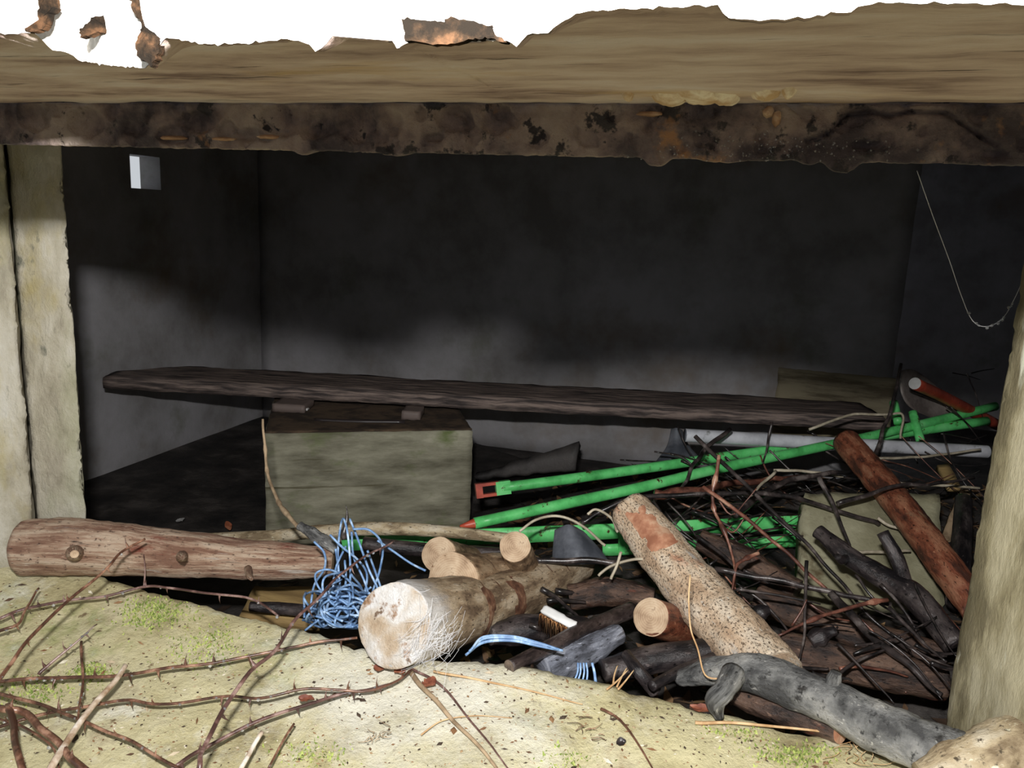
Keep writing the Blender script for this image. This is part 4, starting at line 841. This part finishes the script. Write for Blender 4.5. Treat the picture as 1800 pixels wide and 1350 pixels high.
bram('bramble stem crossing the sill just in front of left log', [(-10, 1093), (33, 1073), (77, 1063), (123, 1055), (187, 1047), (253, 1032), (293, 1033), (367, 1043), (443, 1053), (490, 1083)], [.385, .385, .385, .385, .383, .382, .385, .385, .385, .38], .0028, BRAMD, 9, 14, side=[[(253, 1032, 's', .382), (255, 1000, 's', .395), (251, 962, 's', .405)]])
bram('tall bramble stem rising diagonally over the blue twine', [(348, 1362), (360, 1307), (430, 1193), (480, 1147), (520, 1087), (567, 1043), (600, 1010), (650, 975), (692, 951)], [.45, .452, .455, .455, .455, .452, .45, .45, .45], .0034, BRAMD, 9, 14, .5)
bram('middle bramble stem crossing the sill below the longest stem', [(-10, 1281), (83, 1253), (167, 1240), (227, 1230), (280, 1238), (400, 1223), (460, 1228), (547, 1210), (640, 1215), (692, 1200), (724, 1176)], [.383]*8+[.372, .368, .366], .0026, BRAM, 12, 14)
bram('dark bramble stem rising from the bottom edge to sill middle', [(296, 1358), (353, 1317), (450, 1270), (533, 1240), (590, 1222), (650, 1212), (690, 1202)], [.385, .385, .382, .378, .372, .368, .366], .0030, BRAMD, 8, 10)
bram('thin bramble stem sloping down from left edge to bottom', [(-8, 1217), (83, 1243), (150, 1270), (233, 1305), (312, 1352)], .39, .0028, BRAM, 7, 10)
bram('thickest brown bramble stem bending down at the lower left', [(-10, 1244), (37, 1252), (75, 1282), (110, 1317), (158, 1362)], .40, .0052, BRAM, 2, 8, .9)
bram('stout upright bramble stem at the lower left corner', [(14, 1240), (24, 1290), (42, 1362)], .405, .0048, BRAM, 2, 5, .9)
bram('dark bramble side shoot pointing up right above the longest stem', [(68, 1186), (100, 1158), (140, 1127), (171, 1097)], [.385, .392, .40, .41], .0028, BRAMD, 3, 5, .3)
bram('short upright bramble shoot crossing the two long stems', [(143, 1128), (146, 1200), (141, 1240), (136, 1280)], .395, .0022, BRAM, 4, 8)
bram('bleached pale stem slanting up right from the bottom left', [(221, 1169), (200, 1200), (157, 1250), (120, 1300), (84, 1360)], .40, .0036, PALEST, 0, 4, 1.5, name='dead_bramble')
bram('curved dry bramble shoot at the left edge', [(-8, 1112), (33, 1097), (46, 1070), (68, 1034)], .39, .0030, BRAM, 1, 4, .6)
bram('lichen-whitened short stem near the bottom edge', [(461, 1287), (442, 1315), (416, 1362)], .385, .0030, PALEST, 2, 4, 1.1, name='dead_bramble')
bram('fine brown bramble shoot standing at the bottom middle left', [(517, 1272), (500, 1300), (472, 1350)], .375, .0016, BRAM, 0, 0, 1)
bram('thin stem crossing the left corner low down', [(-8, 1262), (40, 1278), (90, 1310), (105, 1360)], .385, .002, BRAM, 2, 4)
# dry stalks and straws on the sill
for label, pts, r, m in (('thick grey dry root running down the sill from fungus log', [(720, 1178), (760, 1225), (820, 1290), (884, 1362)], .0034, ROOTM), ('thin dark stem beside the grey root', [(724, 1176), (770, 1200), (830, 1270), (902, 1362)], .0018, BRAMD),
                         ('orange dry straw lying right of the grey root', [(762, 1180), (850, 1196), (920, 1212), (1024, 1238)], .0016, STRAW), ('long orange straw lying below the gnarled branch', [(1222, 1270), (1300, 1272), (1400, 1282), (1520, 1296)], .0022, STRAW),
                         ('brown dry stalk curving down at the bottom middle', [(1056, 1246), (1090, 1268), (1124, 1310), (1152, 1358)], .0018, BRAM), ('fine straw lying near the bottom middle', [(740, 1292), (780, 1266), (840, 1258), (900, 1262)], .001, STRAW)):
    twig('dry_stalk', label, 'stalk', [(a, b, 's', .352+r+.0005) for a, b in pts], r, m)
twig('dry_stalk', 'pale hooked straw dangling over the leaning log', 'stalk', [(1213, 1010, 'd', 1.02), (1211, 1060, 'd', 1.0), (1214, 1105, 'd', .985), (1226, 1140, 'd', .97), (1240, 1186, 'd', .95), (1272, 1194, 'd', .945)], .0011, STRAW, taper=1)
for i, (a, b) in enumerate(((1078, 1198), (1090, 1202), (1098, 1206), (1084, 1206))):
    twig('dry_stalk', 'orange straw tuft at the sill edge by blue-black stick', 'stalk', [(a-6*i, b+6, 'z', .352), (a+2, b-10, 'z', .358), (a+8+4*i, b-28, 'z', .362)], .0014, STRAW, 'straw tuft at the sill edge')
# leaves
def leaf(px, py, z, wpx, hpx, rot, label, m=LEAFR, on='z', group=None):
    c = (SL(px, py, z) if z > .3 else Z(px, py, z)) if on == 'z' else D(px, py, z); s = dep(c)/F; u = V((cos(rot), sin(rot), .15)).normalized(); v = V((-sin(rot), cos(rot), .25)).normalized(); up = u.cross(v)
    vs, fs = [], []; n = 9
    for k in range(n):
        q = k/(n-1); wd = sin(pi*min(1, q*1.02+.02))**.7*hpx*s*.5*1.5
        for j in (-1, -.5, 0, .5, 1): p = c+u*(q-.5)*wpx*s+v*wd*j + up*(.002+abs(j)*.003+.002*n3((px+q*3, j, 0), 1.5)); vs.append(p)
    for k in range(n-1):
        for j in range(4): a = k*5+j; fs.append((a, a+5, a+6, a+1))
    b0 = len(vs); vs += [p-up*.0006 for p in vs]; fs += [tuple(q+b0 for q in f[::-1]) for f in fs]
    put(mesh('dead_leaf', vs, fs, m, base=c), label, 'leaf', group)
leaf(670, 1176, .353, 26, 16, .2, 'red-brown leaf scrap under the fungus log end, left of two')
leaf(704, 1180, .353, 24, 16, .9, 'red-brown leaf scrap under the fungus log end, right of two')
leaf(756, 1204, .353, 28, 20, -.3, 'dark red leaf below fungus log beside the grey root')
leaf(1236, 1250, .353, 46, 12, -.2, 'reddish leaf scrap on the sill left of the gnarled branch')
leaf(1092, 1308, .353, 18, 10, .5, 'small black leaf scrap on the sill near the bottom middle', BK_DARK)
leaf(540, 1232, .38, 30, 10, .1, 'tan leaf caught on the dark bramble stem')
leaf(318, 946, .015, 36, 16, .1, 'yellow leaf on the dark floor above the left log', LEAFY)
leaf(318, 916, .02, 22, 10, -.6, 'small white scrap on the dark floor at the left', WHITEP)
leaf(402, 926, .03, 12, 18, .9, 'small orange scrap on the dark floor left of the concrete block', SCRAP)
# bits of grit and chaff
vs, fs = [], []
for i in range(2600):
    a, b = random.uniform(0, 1560), random.uniform(1030, 1350); p = SL(a, b, .35)
    if p.y > interp(p.x, EDGE)-.012 or p.y < .3: continue
    p.z = sill_h(p.x, p.y)+.0006; an = random.uniform(0, 6.3); L = random.uniform(.0008, .003)*(1 if random.random() < .94 else 2.4); W_ = L*random.uniform(.2, .7)
    u = V((cos(an), sin(an), .1))*L; s = V((-sin(an), cos(an), .1))*W_; h = V((0, 0, L*.35)); k = len(vs)
    vs += [p-u, p+s, p+u, p-s, p+h]; fs += [(k, k+3, k+4), (k+3, k+2, k+4), (k+2, k+1, k+4), (k+1, k, k+4)]
put(mesh('sill_grit', vs, fs, BITS, smooth=False), 'grit and chaff strewn over the pale sill', 'grit', kind='stuff')
vs, fs = [], []
for (mx, my, rx, ry, cnt) in ((270, 1078, 55, 26, 900), (380, 1120, 50, 26, 260), (160, 1184, 40, 16, 420), (350, 1150, 70, 30, 260), (1400, 1330, 70, 22, 500), (1000, 1335, 50, 20, 120), (550, 1325, 60, 22, 220), (60, 1215, 60, 25, 300), (1290, 1290, 60, 15, 140)):
    for i in range(cnt):
        a, b = random.gauss(mx, rx*.55), random.gauss(my, ry*.55); p = SL(a, b, .35)
        if p.y > interp(p.x, EDGE)-.008: continue
        p.z = sill_h(p.x, p.y)-.0003; an = random.uniform(0, 6.3); L = random.uniform(.0012, .0034); k = len(vs)
        u = V((cos(an), sin(an), 0))*L*.6; vs += [p-u, p+u, p+V((random.uniform(-1, 1), random.uniform(-1, 1), 1.3))*L]; fs.append((k, k+1, k+2))
put(mesh('moss', vs, fs, MOSS, smooth=False), 'thin green moss patches on the pale sill', 'moss', kind='stuff')
# fungus threads at the big log's end
vs, fs = [], []
for i in range(150):
    a, b = random.gauss(758, 22), random.gauss(1122, 24); ang = random.gauss(2.2, .5); L = random.uniform(14, 60); d = .955+random.uniform(-.01, .012)
    C = [D(a+cos(ang)*L*k, b+sin(ang)*L*k, d) for k in (-.5, 0, .5)]; C[1] += V((0, 0, -.003)); v_, f_, _, _ = tube(C, [.00016]*3, 4, 3, 0, 1, False); k = len(vs); vs += v_; fs += [tuple(q+k for q in f) for f in f_]
put(mesh('fungus_threads', vs, fs, WEB), 'white cobwebby threads spun below the fungus log end', 'threads', kind='stuff')
# sagging web strand with dew at the upper right
t = thing('web_strand', D(1735, 574, .93), 'sagging spider strand with dew drops at the upper right', 'cobweb')
C = [D(a, b, .93) for a, b in ((1612, 300), (1640, 380), (1668, 455), (1690, 520), (1710, 564), (1735, 574), (1762, 560), (1782, 528), (1806, 476))]
vs, fs, _, _ = tube(C, [.0005]*len(C), 5, 5, 0, 1, False); mesh('silk', vs, fs, WEB, t)
random.seed(3); drops(t, crom(C, 4)[14:30], 16, .0018)

vs, fs = [], []                                        # dew on the lintel
t = wf
rowp = [atY(random.gauss(1350, 110), min(282, random.gauss(262, 14)), DY-.0006) for _ in range(150)]
for p in rowp:
    r = random.uniform(.0003, .0008); b = len(vs); vs.append(p-V((0, r, 0)))
    vs += [p+V((cos(a*pi/3)*r, 0.0006, sin(a*pi/3)*r)) for a in range(6)]; fs += [(b, b+1+a, b+1+(a+1) % 6) for a in range(6)]
mesh('dew_drops', vs, fs, WATER, wf)['kind'] = 'stuff'

def tuft(px, py, spread, cnt, label, m, z0=.352):
    vs, fs = [], []
    for i in range(cnt):
        a, b = random.gauss(px, spread*.5), random.gauss(py, spread*.25); an = random.uniform(0, 6.3); L = random.uniform(.3, 1)*spread; c_ = random.uniform(-1.2, 1.2)
        C = [SL(a+cos(an+c_*k)*L*k, b+sin(an+c_*k)*L*k*.5, z0+.004+.006*random.random()) for k in (0, .5, 1)]
        v_, f_, _, _ = tube(C, [.0005, .0004, .0003], 4, 4, 0, 1, False); k = len(vs); vs += v_; fs += [tuple(q+k for q in f) for f in f_]
    put(mesh('root_tuft', vs, fs, m, base=SL(px, py, .35)), label, 'roots')
tuft(1515, 1312, 60, 26, 'tuft of fine pale roots on the sill below gnarled branch', STRAW)
tuft(655, 1292, 30, 14, 'small tuft of dry roots on the sill left of the grey root', ROOTM)
tuft(1040, 1276, 34, 14, 'dark wispy root tuft on the sill at the bottom middle', BRAM)
